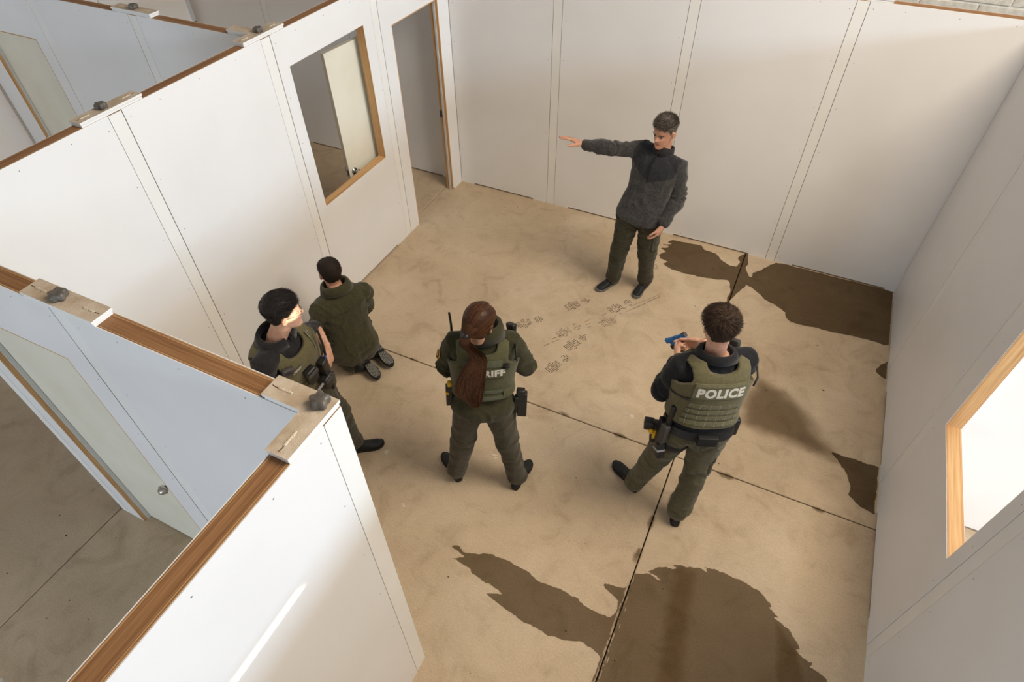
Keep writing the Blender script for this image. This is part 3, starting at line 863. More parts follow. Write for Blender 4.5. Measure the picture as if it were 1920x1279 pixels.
class Person:
    def __init__(s, name, label, J, right, hipright, base, scale=1.0, girth=1.0, bend=0.0, head_f=None, head_u=(0,0,1), group=None):
        s.J = {k: np.array(v, float) for k, v in J.items()}
        s.k = scale; s.g = girth
        s.root = tag(empty(name, base), label, 'person', group)
        s.P, s.N = s.J['pel'], s.J['neck']
        up = nrm(s.N-s.P)
        s.rs = nrm(right); s.rh = nrm(hipright)
        f = nrm(np.cross(up, s.rs))
        s.mid = (s.P+s.N)/2+f*bend
        s.f = f
        s.fr = frame_of(s.J['head']-np.array(nrm(head_u))*0, head_f if head_f is not None else f, head_u)
        # head frame origin sits at chin level under the ears
        s.fr = (s.J['head']-s.fr[1][2]*EAR_Z*scale, s.fr[1]*1.0)
    def put(s, name, V, F, mats, parent=None, fmat=None, smooth=True, tone=None, tagd=None):
        p = parent or s.root
        if p.parent is not None and p.parent.parent is not None: p = p.parent      # never deeper than thing > part > sub-part
        off = np.array(s.root.location)
        V = np.asarray(V, float)-off
        o = add(name, V, F, mats, p, fmat, smooth)
        if tone is not None:
            at = o.data.attributes.new('tone', 'FLOAT', 'POINT'); at.data.foreach_set('value', np.asarray(tone, np.float32))
        if tagd: tag(o, **tagd)
        return o
    # --- torso surface
    def spine(s, h):
        t = h
        if t < 0: c = s.P+(s.P-s.mid)*0 + nrm(s.mid-s.P)*np.linalg.norm(s.N-s.P)*t; tan = nrm(s.mid-s.P)
        elif t > 1: tan = nrm(s.N-s.mid); c = s.N+tan*np.linalg.norm(s.N-s.P)*(t-1)
        else:
            c = (1-t)**2*s.P+2*t*(1-t)*s.mid+t*t*s.N
            tan = nrm(2*(1-t)*(s.mid-s.P)+2*t*(s.N-s.mid))
        sd = nrm(s.rh*(1-np.clip(t, 0, 1))+s.rs*np.clip(t, 0, 1))
        sd = nrm(sd-tan*np.dot(sd, tan))
        fo = np.cross(tan, sd)
        return c, tan, sd, fo
    def tw(s, h):
        return [float(np.interp(h, TZ, [t[k] for t in TORSO]))*s.k*(s.g if k < 3 else 1) for k in (1, 2, 3)]
    def S(s, a, h, off=0.0, ex=2.35):
        """torso surface point and outward normal; a=0 right, pi/2 front, pi left"""
        c, t, sd, fo = s.spine(h)
        w, d, y0 = s.tw(h)
        w += off; d += off
        ca, sa = math.cos(a), math.sin(a)
        x = math.copysign(abs(ca)**(2/ex), ca)*w; y = math.copysign(abs(sa)**(2/ex), sa)*d
        p = c+sd*x+fo*(y+y0)
        n = nrm(sd*(math.copysign(abs(x/w)**(ex-1), x)/w)+fo*(math.copysign(abs(y/d)**(ex-1), y)/d))
        return p, n, t
    def ax(s, x, h, side, off=0.0, ex=2.35):
        w = s.tw(h)[0]+off
        q = max(-1, min(1, x/w)); 
        ca = math.copysign(abs(q)**(ex/2), q)
        a = math.acos(max(-1, min(1, ca)))
        return a if side > 0 else -a
    def Sx(s, x, h, side, off=0.0):
        return s.S(s.ax(x, h, side, off), h, off)
    def torso_part(s, h0, h1, off, n=28, m=30, grow=None):
        V, F = [], []
        hs = np.linspace(h0, h1, m)
        for h in hs:
            for i in range(n):
                o = off(h) if callable(off) else off
                V.append(s.S(2*math.pi*i/n, h, o)[0])
        for k in range(m-1):
            for i in range(n):
                j = (i+1) % n
                F.append((k*n+i, k*n+j, (k+1)*n+j, (k+1)*n+i))
        F.append(tuple(range(n-1, -1, -1))); F.append(tuple((m-1)*n+i for i in range(n)))
        return np.array(V), F
    # --- limbs
    def arm_part(s, sd, r, stop=1.0, start=0.25, extra=0.0):
        sh, el, wr = s.J['sh'+sd], s.J['el'+sd], s.J['wr'+sd]
        inn = s.N+(sh-s.N)*0.45-nrm(s.N-s.P)*.03*s.k
        k = s.k*s.g
        e1 = el+(sh-el)*.16; e2 = el+(wr-el)*.16
        ec = el*.5+(e1+e2)*.25
        end = el+(wr-el)*stop
        P = [inn, sh, sh+(el-sh)*.3, sh+(el-sh)*.62, e1, ec, e2, el+(wr-el)*.42*min(1, stop/.9), el+(wr-el)*.72*stop, end]
        return tube(P, [k*q+extra for q in r], nrm(s.f), 18)
    def leg_part(s, sd, r, hem=1.0, extra=0.0):
        hp_, kn, an = s.J['hip'+sd], s.J['kn'+sd], s.J['an'+sd]
        k = s.k*s.g
        top = hp_+nrm(s.N-s.P)*.03
        k1 = kn+(hp_-kn)*.14; k2 = kn+(an-kn)*.14; kc = kn*.5+(k1+k2)*.25
        P = [top, hp_+(kn-hp_)*.15, hp_+(kn-hp_)*.45, k1, kc, k2, kn+(an-kn)*.40, kn+(an-kn)*.72, kn+(an-kn)*hem]
        return tube(P, [k*q+extra for q in r], s.rh, 20)
    # --- hands
    def hand_parts(s, sd, d, pn, curl=(.35, .4, .45, .5), thumb=(.5, .2), spread=.10, size=1.0, fingers=None):
        """d = direction wrist->knuckles, pn = palm normal (palm side)"""
        wr = s.J['wr'+sd]; d = nrm(d); pn = nrm(np.asarray(pn)-d*np.dot(pn, d)); side = np.cross(d, pn)
        if sd == 'L': side = -side            # thumb side
        th = side if True else side
        k = s.k*size
        parts = []
        palm = [wr-d*.03*k, wr+d*.012*k, wr+d*.045*k+th*.002, wr+d*.078*k, wr+d*.096*k]
        parts.append(tube(palm, [(.027*k,.020*k), (.030*k,.020*k), (.039*k,.0175*k), (.041*k,.0155*k), (.038*k,.012*k)], th, 16, 2.6))
        L = (.092, .102, .096, .075)
        for i in range(4):
            b = wr+d*(.088-(.004 if i in (0, 3) else 0)-(.006 if i == 3 else 0))*k+th*(.029-.0192*i)*k
            dr = nrm(d+th*(spread*(1.3-i)*.9))
            c = fingers[i] if fingers else curl[i]
            p = [b-dr*.018*k, b]
            ang = 0
            for q, fr_ in enumerate((.46, .30, .24)):
                ang += c*(0.9, 1.15, .8)[q]
                p.append(p[-1]+(dr*math.cos(ang)+pn*math.sin(ang))*L[i]*fr_*k)
            r0 = (.0092, .0095, .0090, .0080)[i]*k
            parts.append(tube(p, [r0*1.05, r0, r0*.94, r0*.86, r0*.74], th, 10))
        b = wr+d*.022*k+th*.022*k+pn*.006*k
        t0 = nrm(d*math.cos(thumb[0])+th*math.sin(thumb[0])+pn*.25)
        t1 = nrm(t0*math.cos(thumb[1])+(d*.6+pn*.7)*math.sin(thumb[1]))
        p = [b-t0*.008*k, b+t0*.026*k, b+t0*.052*k, b+t0*.052*k+t1*.030*k, b+t0*.052*k+t1*.052*k]
        parts.append(tube(p, [.0155*k, .0140*k, .0108*k, .0098*k, .0080*k], th, 10))
        return parts
    # --- the continuous body
    def body(s, mats, hands, voxel=0.0056, rhand=None):
        parts = []
        V, F = head_mesh(); parts.append((to_w(s.fr, V*s.k), F))
        for sx in (-1, 1):
            for V, F in ear_mesh(sx): parts.append((to_w(s.fr, V*s.k), F))
        hb = to_w(s.fr, np.array((0, -.022, .085))*s.k); hm = to_w(s.fr, np.array((0, -.014, .03))*s.k)
        n0 = s.N-nrm(s.N-s.P)*.05
        parts.append(tube([n0, s.N, (s.N+hm)/2, hm, hb], [(.066*s.k,.06*s.k), (.060*s.k,.058*s.k), (.057*s.k,.057*s.k), (.057*s.k,.059*s.k), (.054*s.k,.06*s.k)], s.rs, 20))
        parts.append(s.torso_part(-.19, 1.08, -.012))
        AR = [.060, .056, .050, .046, .042, .040, .042, .041, .032, .0265]
        LR = [.086, .086, .078, .060, .056, .054, .052, .038, .030]
        for sd in 'LR':
            parts.append(s.arm_part(sd, AR)); parts.append(s.leg_part(sd, LR))
            fd = s.toe[sd]; fl = getattr(s, 'footlen', 1.0)
            an = s.J['an'+sd]
            parts.append(tube([an+(s.J['kn'+sd]-an)*.12, an, an+fd*.02*fl+s.sole[sd]*.045, an+fd*.07*fl+s.sole[sd]*.060*fl, an+fd*.12*fl+s.sole[sd]*.062*fl], [.030, .026, .018, .014, .010], s.rh, 12))
        for sd in 'LR':
            if hands.get(sd): parts += s.hand_parts(sd, **hands[sd])
        V, N, F = fuse(parts, voxel, 2, .45)
        Lc = to_l(s.fr, V)/s.k
        Fc = np.array([Lc[list(f)].mean(0) for f in F])
        lip = (Fc[:,1] > .090) & (np.abs(Fc[:,0]) < .024) & (np.abs(Fc[:,2]-.0565) < .0085-.13*np.abs(Fc[:,0]))
        body = s.put('body', V, F, mats, fmat=lip.astype(int))
        # eyes and brows
        for sx in (-1, 1):
            c = np.array((sx*.031, .0758, .1205))
            bm = bmesh.new(); bmesh.ops.create_uvsphere(bm, u_segments=14, v_segments=10, radius=.0100)
            bm.verts.index_update()
            Ve = np.array([v.co[:] for v in bm.verts]); Fe = [tuple(v.index for v in f.verts) for f in bm.faces]; bm.free()
            fm = [1 if (Ve[list(f)].mean(0)[1] > .0065) else 0 for f in Fe]
            s.put('eye', to_w(s.fr, (Ve+c)*s.k), Fe, [M_EYEW, M_IRIS], body, fm)
        return body
    def brows(s, m, body):
        mb = MB()
        tone = []
        for sx in (-1, 1):
            for q in range(70):
                t = random.random()
                x = sx*(.014+t*.034); z = .1365+.0075*math.sin(t*2.4)-.004*t+random.uniform(-.003, .003)
                a = math.acos(max(-1, min(1, x/(hlev(z)[0]))))
                y = head_point(z, a)[1]+.0045+(.004*math.exp(-((abs(x)-.03)/.016)**2/2))
                d = np.array((sx*.008, -.001, random.uniform(0, .004))); w = np.array((0, 0, .0011))
                p = np.array((x, y, z))
                b = len(mb.V)
                mb.put([p-w, p+w, p+d+w*.4, p+d-w*.4], [(0,1,2,3)])
                tone += [random.random()*.5]*4
        s.put('eyebrows', to_w(s.fr, np.array(mb.V)*s.k), mb.F, [m], body, None, False, tone, dict(kind='stuff'))
    # --- hair
    def hair(s, m, body, hairline, off=0.010, lump=0.004, strands=2600, slen=0.02, lift=.5, flow=None, sw=.0009, top=None, tonef=None, lseg=3, curl=.3, captone=None):
        """cap over the scalp plus fine strands; hairline(y, x) -> lowest z; flow(x,y,z)->direction"""
        n, zs = 84, np.linspace(.03, .2355, 60)
        G = []
        for z in zs:
            for i in range(n):
                a = 2*math.pi*i/n
                x0, y0 = head_point(z, a)
                o = off*(top(x0, y0, z) if top else 1)
                cz = max(0, (z-.16)/.0755)
                x, y = head_point(z, a, o)
                G.append((x, y, z+o*cz*1.15))
        G = np.array(G)
        base = np.array([(*head_point(z, 2*math.pi*i/n), z) for z in zs for i in range(n)])
        hl = np.array([hairline(p[1], p[0]) for p in base])
        e = np.clip((base[:,2]-hl)/.012, -1, 1)
        inw = np.array([(*head_point(z, 2*math.pi*i/n, -.004), z) for z in zs for i in range(n)])
        k = np.clip(e, 0, 1)[:, None]**.6
        G = inw*(1-k)+G*k
        nn = noise(G*55, 5)*lump+noise(G*140, 6)*lump*.5
        dirv = G-np.array((0, -.005, .12)); dirv /= np.linalg.norm(dirv, axis=1)[:, None]
        G = G+dirv*nn[:, None]*k
        F = []
        for kk in range(len(zs)-1):
            for i in range(n):
                j = (i+1) % n
                q = (kk*n+i, kk*n+j, (kk+1)*n+j, (kk+1)*n+i)
                if max(e[list(q)]) > 0: F.append(q)
        F.append(tuple((len(zs)-1)*n+i for i in range(n)))
        V = list(G); tone = list(captone(G) if captone else .12+.25*(.5+.5*noise(G*90, 8)))
        # strands
        good = np.where(e > .15)[0]
        pz = (G[good][:,2]); wgt = np.ones(len(good))
        # area weighting of rings
        ringw = np.array([hlev(z)[0]+.02 for z in zs]); wgt = ringw[good//n]*(1+1.2*(base[good][:,2] > .18)); wgt /= wgt.sum()
        SV, SF, ST = [], [], []
        for q in RNG.choice(good, strands, p=wgt):
            p = G[q]+dirv[q]*(-.002)+RNG.uniform(-.0035, .0035, 3)
            fl = np.array(flow(*p)) if flow else np.zeros(3)
            d = nrm(dirv[q]*lift+fl+RNG.uniform(-.16, .16, 3))
            L = slen*RNG.uniform(.6, 1.25)*(top(*base[q]) if top else 1)
            w = nrm(np.cross(d, RNG.uniform(-1, 1, 3)))*sw
            tn = RNG.uniform(.0, 1.0)**1.5
            if tonef: tn = tonef(p, tn)
            b = len(V)+len(SV)
            for t in range(lseg+1):
                u = t/lseg
                c = p+d*L*u-dirv[q]*curl*L*u*u*.6
                ww = w*(1-u*.75)
                SV += [c-ww, c+ww]; ST += [tn*(.5+.5*u)]*2
                if t: SF.append((b+2*t-2, b+2*t-1, b+2*t+1, b+2*t))
        V = np.concatenate([np.array(V), np.array(SV)]); tone = tone+ST
        return s.put('hair', to_w(s.fr, V*s.k), F+SF, [m], None, None, True, tone)
    # --- garments
    def garment(s, name, parts, mats, voxel=0.010, it=3, folds=(), amp=0.004, fine=0.0022, fmatf=None, seed=1, parent=None, tagd=None, drape=None):
        V, N, F = fuse(parts, voxel, it)
        w = np.zeros(len(V))
        d = np.zeros(len(V))
        for (a, b, c, rad, am, fr) in folds:      # creases across the limb a-b-c around the joint b
            a, b, c = map(np.asarray, (a, b, c))
            ds1, t1 = seg_dist(V, a, b); ds2, t2 = seg_dist(V, b, c)
            u = np.where(ds1 < ds2, -np.linalg.norm(b-a)*(1-t1), np.linalg.norm(c-b)*t2)
            near = np.minimum(ds1, ds2) < .16
            wt = np.exp(-(u/rad)**2/2)*near
            ph = noise(V*7, seed)*1.6+noise(V*16, seed+4)*.5
            Q = np.stack([u*fr+ph, noise(V*5, seed+2)*1.2, np.zeros(len(V))], 1)
            rdg = 1-np.abs(noise(Q, seed+1))*1.9
            d += am*wt*rdg
        d *= 1.5
        d += 1.3*amp*noise(V*np.array((9, 9, 6)), seed+3)+1.8*fine*(1-2*np.abs(noise(V*np.array((20, 20, 11)), seed+5)))
        if drape: d += drape(V)
        V = V+N*d[:, None]
        fm = fmatf(V, F) if fmatf else None
        return s.put(name, V, F, mats, parent, fm, True, tagd=tagd)
    # --- patches, straps and boxes riding on the torso
    def strip(s, name, x0, x1, h0, h1, side, off, thick, m, parent=None, nx=14, nh=6, slant=0.0, tagd=None):
        V, F = [], []
        for lay in (off, off+thick):
            for j in range(nh+1):
                for i in range(nx+1):
                    x = x0+(x1-x0)*i/nx; h = h0+(h1-h0)*j/nh+slant*(i/nx-.5)
                    V.append(s.Sx(x*s.k, h, side, lay)[0])
        b = (nx+1)*(nh+1)
        for j in range(nh):
            for i in range(nx):
                a = j*(nx+1)+i
                F.append((a, a+1, a+nx+2, a+nx+1)); F.append((b+a+nx+1, b+a+nx+2, b+a+1, b+a))
        edge = [i for i in range(nx+1)]+[j*(nx+1)+nx for j in range(1, nh+1)]+[nh*(nx+1)+i for i in range(nx-1, -1, -1)]+[j*(nx+1) for j in range(nh-1, 0, -1)]
        for p, q in zip(edge, edge[1:]+edge[:1]): F.append((p, q, b+q, b+p))
        return s.put(name, V, F, [m], parent, None, False, tagd=tagd)
    def text(s, name, txt, xc, h0, height, side, off, m, parent, bold=.035, width=None, squeeze=1.0):
        cu = bpy.data.curves.new('t', 'FONT'); cu.body = txt; cu.align_x = 'CENTER'; cu.size = 1.0; cu.offset = bold; cu.resolution_u = 3; cu.space_character = 1.12
        o = link('t', cu)
        dg = bpy.context.evaluated_depsgraph_get()
        me = bpy.data.meshes.new_from_object(o.evaluated_get(dg))
        bpy.data.objects.remove(o)
        bm = bmesh.new(); bm.from_mesh(me)
        bmesh.ops.triangulate(bm, faces=bm.faces)
        bmesh.ops.subdivide_edges(bm, edges=[e for e in bm.edges if e.calc_length() > .12], cuts=2, use_grid_fill=False)
        bmesh.ops.triangulate(bm, faces=bm.faces)
        bm.verts.index_update()
        P = np.array([v.co[:] for v in bm.verts]); F = [tuple(v.index for v in f.verts) for f in bm.faces]; bm.free()
        ymax, ymin = P[:,1].max(), P[:,1].min(); xm = (P[:,0].max()+P[:,0].min())/2
        sc = height/(ymax-ymin)
        L = np.linalg.norm(s.N-s.P)
        V = []
        sx = (width/(P[:,0].max()-P[:,0].min())) if width else sc*squeeze
        for p in P:
            x = xc+(p[0]-xm)*sx*(1 if side < 0 else -1)
            h = h0+(p[1]-ymin)*sc/L
            V.append(s.Sx(x*s.k, h, side, off)[0])
        return s.put(name, V, F, [m], parent, None, False)
    def onbody(s, a, h, off, VF, tilt=0.0, pitch=0.0, yaw=0.0):
        """place a small mesh: local x sideways, y along outward normal, z up the torso"""
        p, n, t = s.S(a, h, off)
        sd = nrm(np.cross(n, t)); t2 = np.cross(sd, n)
        R = np.stack([sd, n, t2])
        M = np.array(Matrix.Rotation(yaw, 3, 'Z') @ Matrix.Rotation(pitch, 3, 'X') @ Matrix.Rotation(tilt, 3, 'Y'))
        V = np.asarray(VF[0])@M.T
        return p+V@R, VF[1]
    def box(s, name, a, h, off, size, m, parent=None, tilt=0, pitch=0, yaw=0, bev=.005, sh=(0,0,0), tagd=None, taper=None):
        V, F = rbox(*size, bev)
        V = V+np.array(sh)
        if taper: V = V*np.stack([1+(V[:,2]/size[2])*taper]*2+[np.ones(len(V))], 1)
        V, F = s.onbody(a, h, off, (V, F), tilt, pitch, yaw)
        return s.put(name, V, F, [m], parent, None, True, tagd=tagd)
    def tubeo(s, name, pts, rad, m, parent=None, ref=(0,0,1), n=8, tagd=None):
        V, F = tube(pts, rad, ref, n)
        return s.put(name, V, F, [m], parent, None, True, tagd=tagd)
    def vest(s, m, off=0.034, thick=0.020, h0=.20, arm=.70, neck_f=.86, neck_b=.90, so=.150, si=.074, name='vest'):
        nx, nh = 128, 96
        V = np.zeros((nh+1, nx, 3)); keep = np.zeros((nh+1, nx), bool); Nn = np.zeros((nh+1, nx, 3))
        hs = np.linspace(h0, 1.0, nh+1)
        for j, h in enumerate(hs):
            for i in range(nx):
                a = 2*math.pi*i/nx
                bulge = off
                p, n, t = s.S(a, h, bulge); V[j, i] = p; Nn[j, i] = n
                w = s.tw(h)[0]+bulge
                ca = math.cos(a); x = abs(ca)**(2/2.35)*w/s.k
                front = math.sin(a) > 0
                q = np.clip((h-arm)/.10, 0, 1)
                xo = .235*(1-q)+so*q if q < 1 else so
                nk = neck_f if front else neck_b
                q2 = np.clip((h-nk)/.07, 0, 1)
                ok = (h < arm) or (x < xo)
                if h > nk and x < si*math.sqrt(q2*(2-q2)): ok = False
                keep[j, i] = ok
        F = []
        for j in range(nh):
            for i in range(nx):
                k = (i+1) % nx
                if keep[j,i] and keep[j,k] and keep[j+1,i] and keep[j+1,k]:
                    F.append((j*nx+i, j*nx+k, (j+1)*nx+k, (j+1)*nx+i))
        P = V.reshape(-1, 3); NN = Nn.reshape(-1, 3)
        # smooth the cut edge
        from collections import defaultdict
        for it in range(6):
            ec = defaultdict(int)
            for f in F:
                for a, b in zip(f, f[1:]+f[:1]): ec[(min(a,b), max(a,b))] += 1
            nb = defaultdict(list)
            for (a, b), c in ec.items():
                if c == 1: nb[a].append(b); nb[b].append(a)
            Q = P.copy()
            for v, l in nb.items():
                if len(l) == 2: Q[v] = P[v]*.4+(P[l[0]]+P[l[1]])*.3
            P = Q
        P = P+NN*(noise(P*9, 21)*.005+noise(P*22, 22)*.0015)[:, None]
        used = sorted({i for f in F for i in f}); mp = {v: i for i, v in enumerate(used)}
        b = len(used)
        O = [P[v] for v in used]+[P[v]+NN[v]*thick for v in used]
        F2 = [tuple(mp[i] for i in f[::-1]) for f in F]+[tuple(mp[i]+b for i in f) for f in F]
        ec = {}
        for f in F:
            for p_, q_ in zip(f, f[1:]+f[:1]):
                if (q_, p_) in ec: del ec[(q_, p_)]
                else: ec[(p_, q_)] = 1
        for (p_, q_) in ec: F2.append((mp[p_], mp[q_], mp[q_]+b, mp[p_]+b))
        return s.put(name, O, F2, [m])
    def belt(s, m, h0=-.02, h1=.075, off=.024, thick=.008, name='belt'):
        n = 60; V, F = [], []
        for o, h in ((off, h0), (off+thick, h0), (off+thick, h1), (off, h1)):
            for i in range(n): V.append(s.S(2*math.pi*i/n, h, o)[0])
        for k in range(4):
            for i in range(n):
                j = (i+1) % n; q = (k+1) % 4
                F.append((k*n+i, k*n+j, q*n+j, q*n+i))
        return s.put(name, V, F, [m], None, None, False)
    def collar(s, m, h0=.985, h1=1.10, w0=.075, w1=.068, d0=.074, d1=.068, thick=.007, lean=0.0, open_front=0.0, fold=False, name='collar', fwd=0.0):
        """standing collar: truncated cone about the neck"""
        n = 56
        c0, t, sd, fo = s.spine(h0); L = np.linalg.norm(s.N-s.P)
        V, F = [], []
        ang = [math.pi/2+open_front+(2*math.pi-2*open_front)*i/n for i in range(n+1)]
        prof = [(0, 0.0), (.5, .0), (1.0, .0)]
        if fold: prof = [(0, 0), (.6, .0), (1.0, .004), (1.05, .014), (.8, .022), (.25, .030)]
        m_ = len(prof)
        for th in (0, thick):
            for q, o in prof:
                for a in ang:
                    w = w0+(w1-w0)*min(q, 1)+o+th; d = d0+(d1-d0)*min(q, 1)+o+th
                    V.append(c0+t*(h1-h0)*L*q+sd*math.cos(a)*w*s.k+fo*(math.sin(a)*d*s.k+fwd-.012+lean*q))
        N1 = n+1; b = m_*N1
        for k in range(m_-1):
            for i in range(n):
                F.append((k*N1+i+1, k*N1+i, (k+1)*N1+i, (k+1)*N1+i+1)); F.append((b+k*N1+i, b+k*N1+i+1, b+(k+1)*N1+i+1, b+(k+1)*N1+i))
        for k in range(m_-1):
            F.append((k*N1, b+k*N1, b+(k+1)*N1, (k+1)*N1)); F.append((k*N1+n, (k+1)*N1+n, b+(k+1)*N1+n, b+k*N1+n))
        for i in range(n):
            F.append((i, i+1, b+i+1, b+i)); k = (m_-1)*N1
            F.append((k+i+1, k+i, b+k+i, b+k+i+1))
        V = np.array(V)
        return s.put(name, V, F, [m], None, None, True)
    # --- shoes
    def shoe(s, sd, toe, m_up, m_sole, heel_at=None, up=(0,0,1), length=.29, boot=.06, tread=False, laces=None, name='shoe'):
        """toe = unit direction; heel_at = sole point under the heel; up = away from the ground side of the sole"""
        toe = nrm(toe); up = nrm(np.asarray(up)-toe*np.dot(up, toe)); sd_ = np.cross(toe, up)
        k = s.k
        hl = np.asarray(heel_at, float)
        P = lambda x, y, z: hl+toe*x*k+sd_*y*k+up*z*k
        L = length
        # sole outline
        prof = [(0.0,.018),(.012,.029),(.035,.034),(.08,.033),(.13,.034),(.17,.041),(.205,.046),(.24,.044),(.268,.034),(.283,.020),(.29,.008)]
        prof = [(x*L/.29, w) for x, w in prof]
        cv = lambda x: .006*math.sin(x/L*3.1)*(1 if sd == 'L' else -1)
        V, F = [], []
        n = len(prof)
        for z, g in ((0, .97), (.012, 1.03), (.026, 1.0)):
            lift = lambda x: .012*max(0, (x-.72*L)/(.28*L))**2
            for x, w in prof: V.append(P(x, w*g+cv(x), z+lift(x)))
            for x, w in prof[::-1]: V.append(P(x, -w*g+cv(x), z+lift(x)))
        m = 2*n
        for q in range(2):
            for i in range(m):
                j = (i+1) % m
                F.append((q*m+i, q*m+j, q*m+m+j, q*m+m+i))
        for q in (0, 2):
            for i in range(n-1):
                f = (q*m+i, q*m+i+1, q*m+m-2-i, q*m+m-1-i)
                F.append(f[::-1] if q == 2 else f)
        # upper
        parts = []
        parts.append(tube([P(.012,0,.030), P(.05,0,.042), P(.10,0,.050), P(.15,cv(.15),.045), P(.20,cv(.2),.036), P(.245,cv(.24),.031), P(L-.018,cv(.27),.028)],
                          [(.028*k,.030*k),(.033*k,.042*k),(.034*k,.044*k),(.038*k,.036*k),(.043*k,.026*k),(.040*k,.021*k),(.022*k,.014*k)], sd_, 16, 2.4))
        parts.append(tube([P(.055,0,.03), P(.06,0,.06), P(.062,0,.06+boot)], [(.036*k,.047*k),(.040*k,.050*k),(.044*k,.052*k)], sd_, 16))
        Vu, Nu, Fu = fuse(parts, .006, 2)
        # keep the upper above the sole
        zz = (Vu-hl)@up
        Vu = Vu+up*np.clip(.018*k-zz, 0, None)[:, None]
        o = s.put(name, Vu, Fu, [m_up])
        so = s.put('sole', V, F, [m_sole], o, None, False)
        if laces:
            mb = MB()
            for i in range(5):
                x = .125+i*.020; zt = .086-i*.0105
                a_, b_ = P(x, -.020, zt), P(x+.008, .020, zt); c_ = P(x+.004, 0, zt+.007)
                Vt, Ft = tube([a_, c_, b_], [.0024*k]*3, up, 6); mb.put(Vt, Ft)
                Vt, Ft = tube([P(x+.008, -.020, zt), P(x+.004, 0, zt+.0085), P(x, .020, zt)], [.0024*k]*3, up, 6); mb.put(Vt, Ft)
            for q in (-1, 1):
                Vt, Ft = tube([P(.12, 0, .095), P(.115, q*.018, .103), P(.13, q*.03, .092), P(.14, q*.012, .090)], [.002*k]*4, up, 6); mb.put(Vt, Ft)
            s.put('laces', mb.V, mb.F, [laces], o, None, True, tagd=dict(kind='stuff'))
        if tread:
            mb = MB()
            ix = 0
            x = .012
            while x < L-.014:
                w = float(np.interp(x, [p[0] for p in prof], [p[1] for p in prof]))
                if not (.095 < x < .125):
                    y = -w+.006
                    while y < w-.006:
                        l = .0065 if ix % 2 else .0085; t = .0042
                        an = (.7 if ix % 2 else -.6)+random.uniform(-.15, .15)
                        c, sn = math.cos(an), math.sin(an)
                        q = [(l*a_, t*b_) for a_, b_ in ((-1,-1),(1,-1),(1,1),(-1,1))]
                        q = [(x+a_*c-b_*sn, y+a_*sn+b_*c) for a_, b_ in q]
                        Vb = [P(a_, b_+cv(a_), .0) for a_, b_ in q]+[P(a_, b_+cv(a_), -.006) for a_, b_ in q]
                        mb.put(Vb, [(4,5,6,7),(0,1,5,4),(1,2,6,5),(2,3,7,6),(3,0,4,7)])
                        y += .0135; ix += 1
                x += .0150
            s.put('tread_lugs', mb.V, mb.F, [tread], so, None, False, tagd=dict(kind='stuff'))
        return o
def hl_short(front=.185, temple=.150, side=.118, nape=.045):
    ys = [-.110, -.075, -.045, -.026, -.012, .004, .020, .034, .050, .068, .090, .12]
    zs = [nape, nape+.002, nape+.018, .090, .128, .118-.012*(side < .12), side+.006, temple, front-.012, front-.004, front, front]
    return lambda y, x: float(np.interp(y, ys, zs))

AR0 = [.064, .062, .056, .052, .049, .047, .048, .046, .039, .034]
LR0 = [.096, .095, .087, .072, .069, .067, .067, .062, .060]

# ======================= A: instructor by the back wall
M_YOKE = fabric('charcoal_yoke', (0.022, 0.023, 0.028), .2, .85)
M_HEATH = fabric('heather_grey_fleece', (0.046, 0.045, 0.045), .35, .95, 260, .6, .3)
M_TROU_A = fabric('dark_olive_trousers', (0.047, 0.043, 0.024), .2)
M_SHOE = mat('black_shoe', (0.010, 0.010, 0.011), .6, .4)
M_SOLEG = mat('grey_sole', (0.16, 0.155, 0.15), .7, .3)
M_SOLEB = mat('black_sole', (0.016, 0.015, 0.014), .75, .3)
M_LACE = mat('dark_laces', (0.065, 0.065, 0.068), .8, .2)
M_ZIP = mat('black_zip', (0.006, 0.006, 0.007), .5, .4)
JA = dict(pel=(2.452,-1.118,.945), neck=(2.519,-1.023,1.464), head=(2.520,-1.050,1.655), shL=(2.690,-1.060,1.400), shR=(2.352,-1.000,1.440),
          elL=(2.726,-1.060,1.115), elR=(2.135,-1.165,1.490), wrL=(2.676,-1.217,.929), wrR=(1.905,-1.190,1.482),
          hipL=(2.542,-1.118,.928), hipR=(2.364,-1.138,.940), knL=(2.550,-1.040,.510), knR=(2.310,-1.110,.522), anL=(2.562,-.955,.10), anR=(2.272,-1.040,.10))
A = Person('person', 'grey-haired man in dark quarter-zip fleece pointing with outstretched arm by the back wall', JA,
           (-.334, .075, .03), (-.178, -.02, .01), (2.42, -1.03, 0), 1.0, 1.06, .02, (-.40, -.90, -.20), (-.02, -.05, 1))
A.toe = {'R': np.array((-.486, -.874, 0)), 'L': np.array((-.17, -.985, 0))}; A.sole = {'L': np.array((0, 0, -1.)), 'R': np.array((0, 0, -1.))}
ab = A.body([M_SKIN, M_LIP], dict(R=dict(d=(-.93, .05, .20), pn=(-.1, -.35, -.93), curl=(.10, .12, .14, .12), thumb=(1.0, .1), spread=.5, size=1.1),
                                  L=dict(d=(-.28, -.22, -.93), pn=(-.85, .25, .15), curl=(.35, .45, .5, .55), thumb=(.45, .3))))
A.brows(M_HAIR_GREY, ab)
A.hair(M_HAIR_GREY, ab, hl_short(.186, .158, .112, .05), .009, .003, 6500, .019, .7,
       lambda x, y, z: np.array((0, .45, .1)) if z > .19 else np.array((0, -.25, -.8)), top=lambda x, y, z: .35+.95*np.clip((z-.14)/.06, 0, 1), sw=.0011,
       tonef=lambda p, t: min(1, t*.9+.1+.5*np.clip((.175-p[2])/.05, 0, 1)))
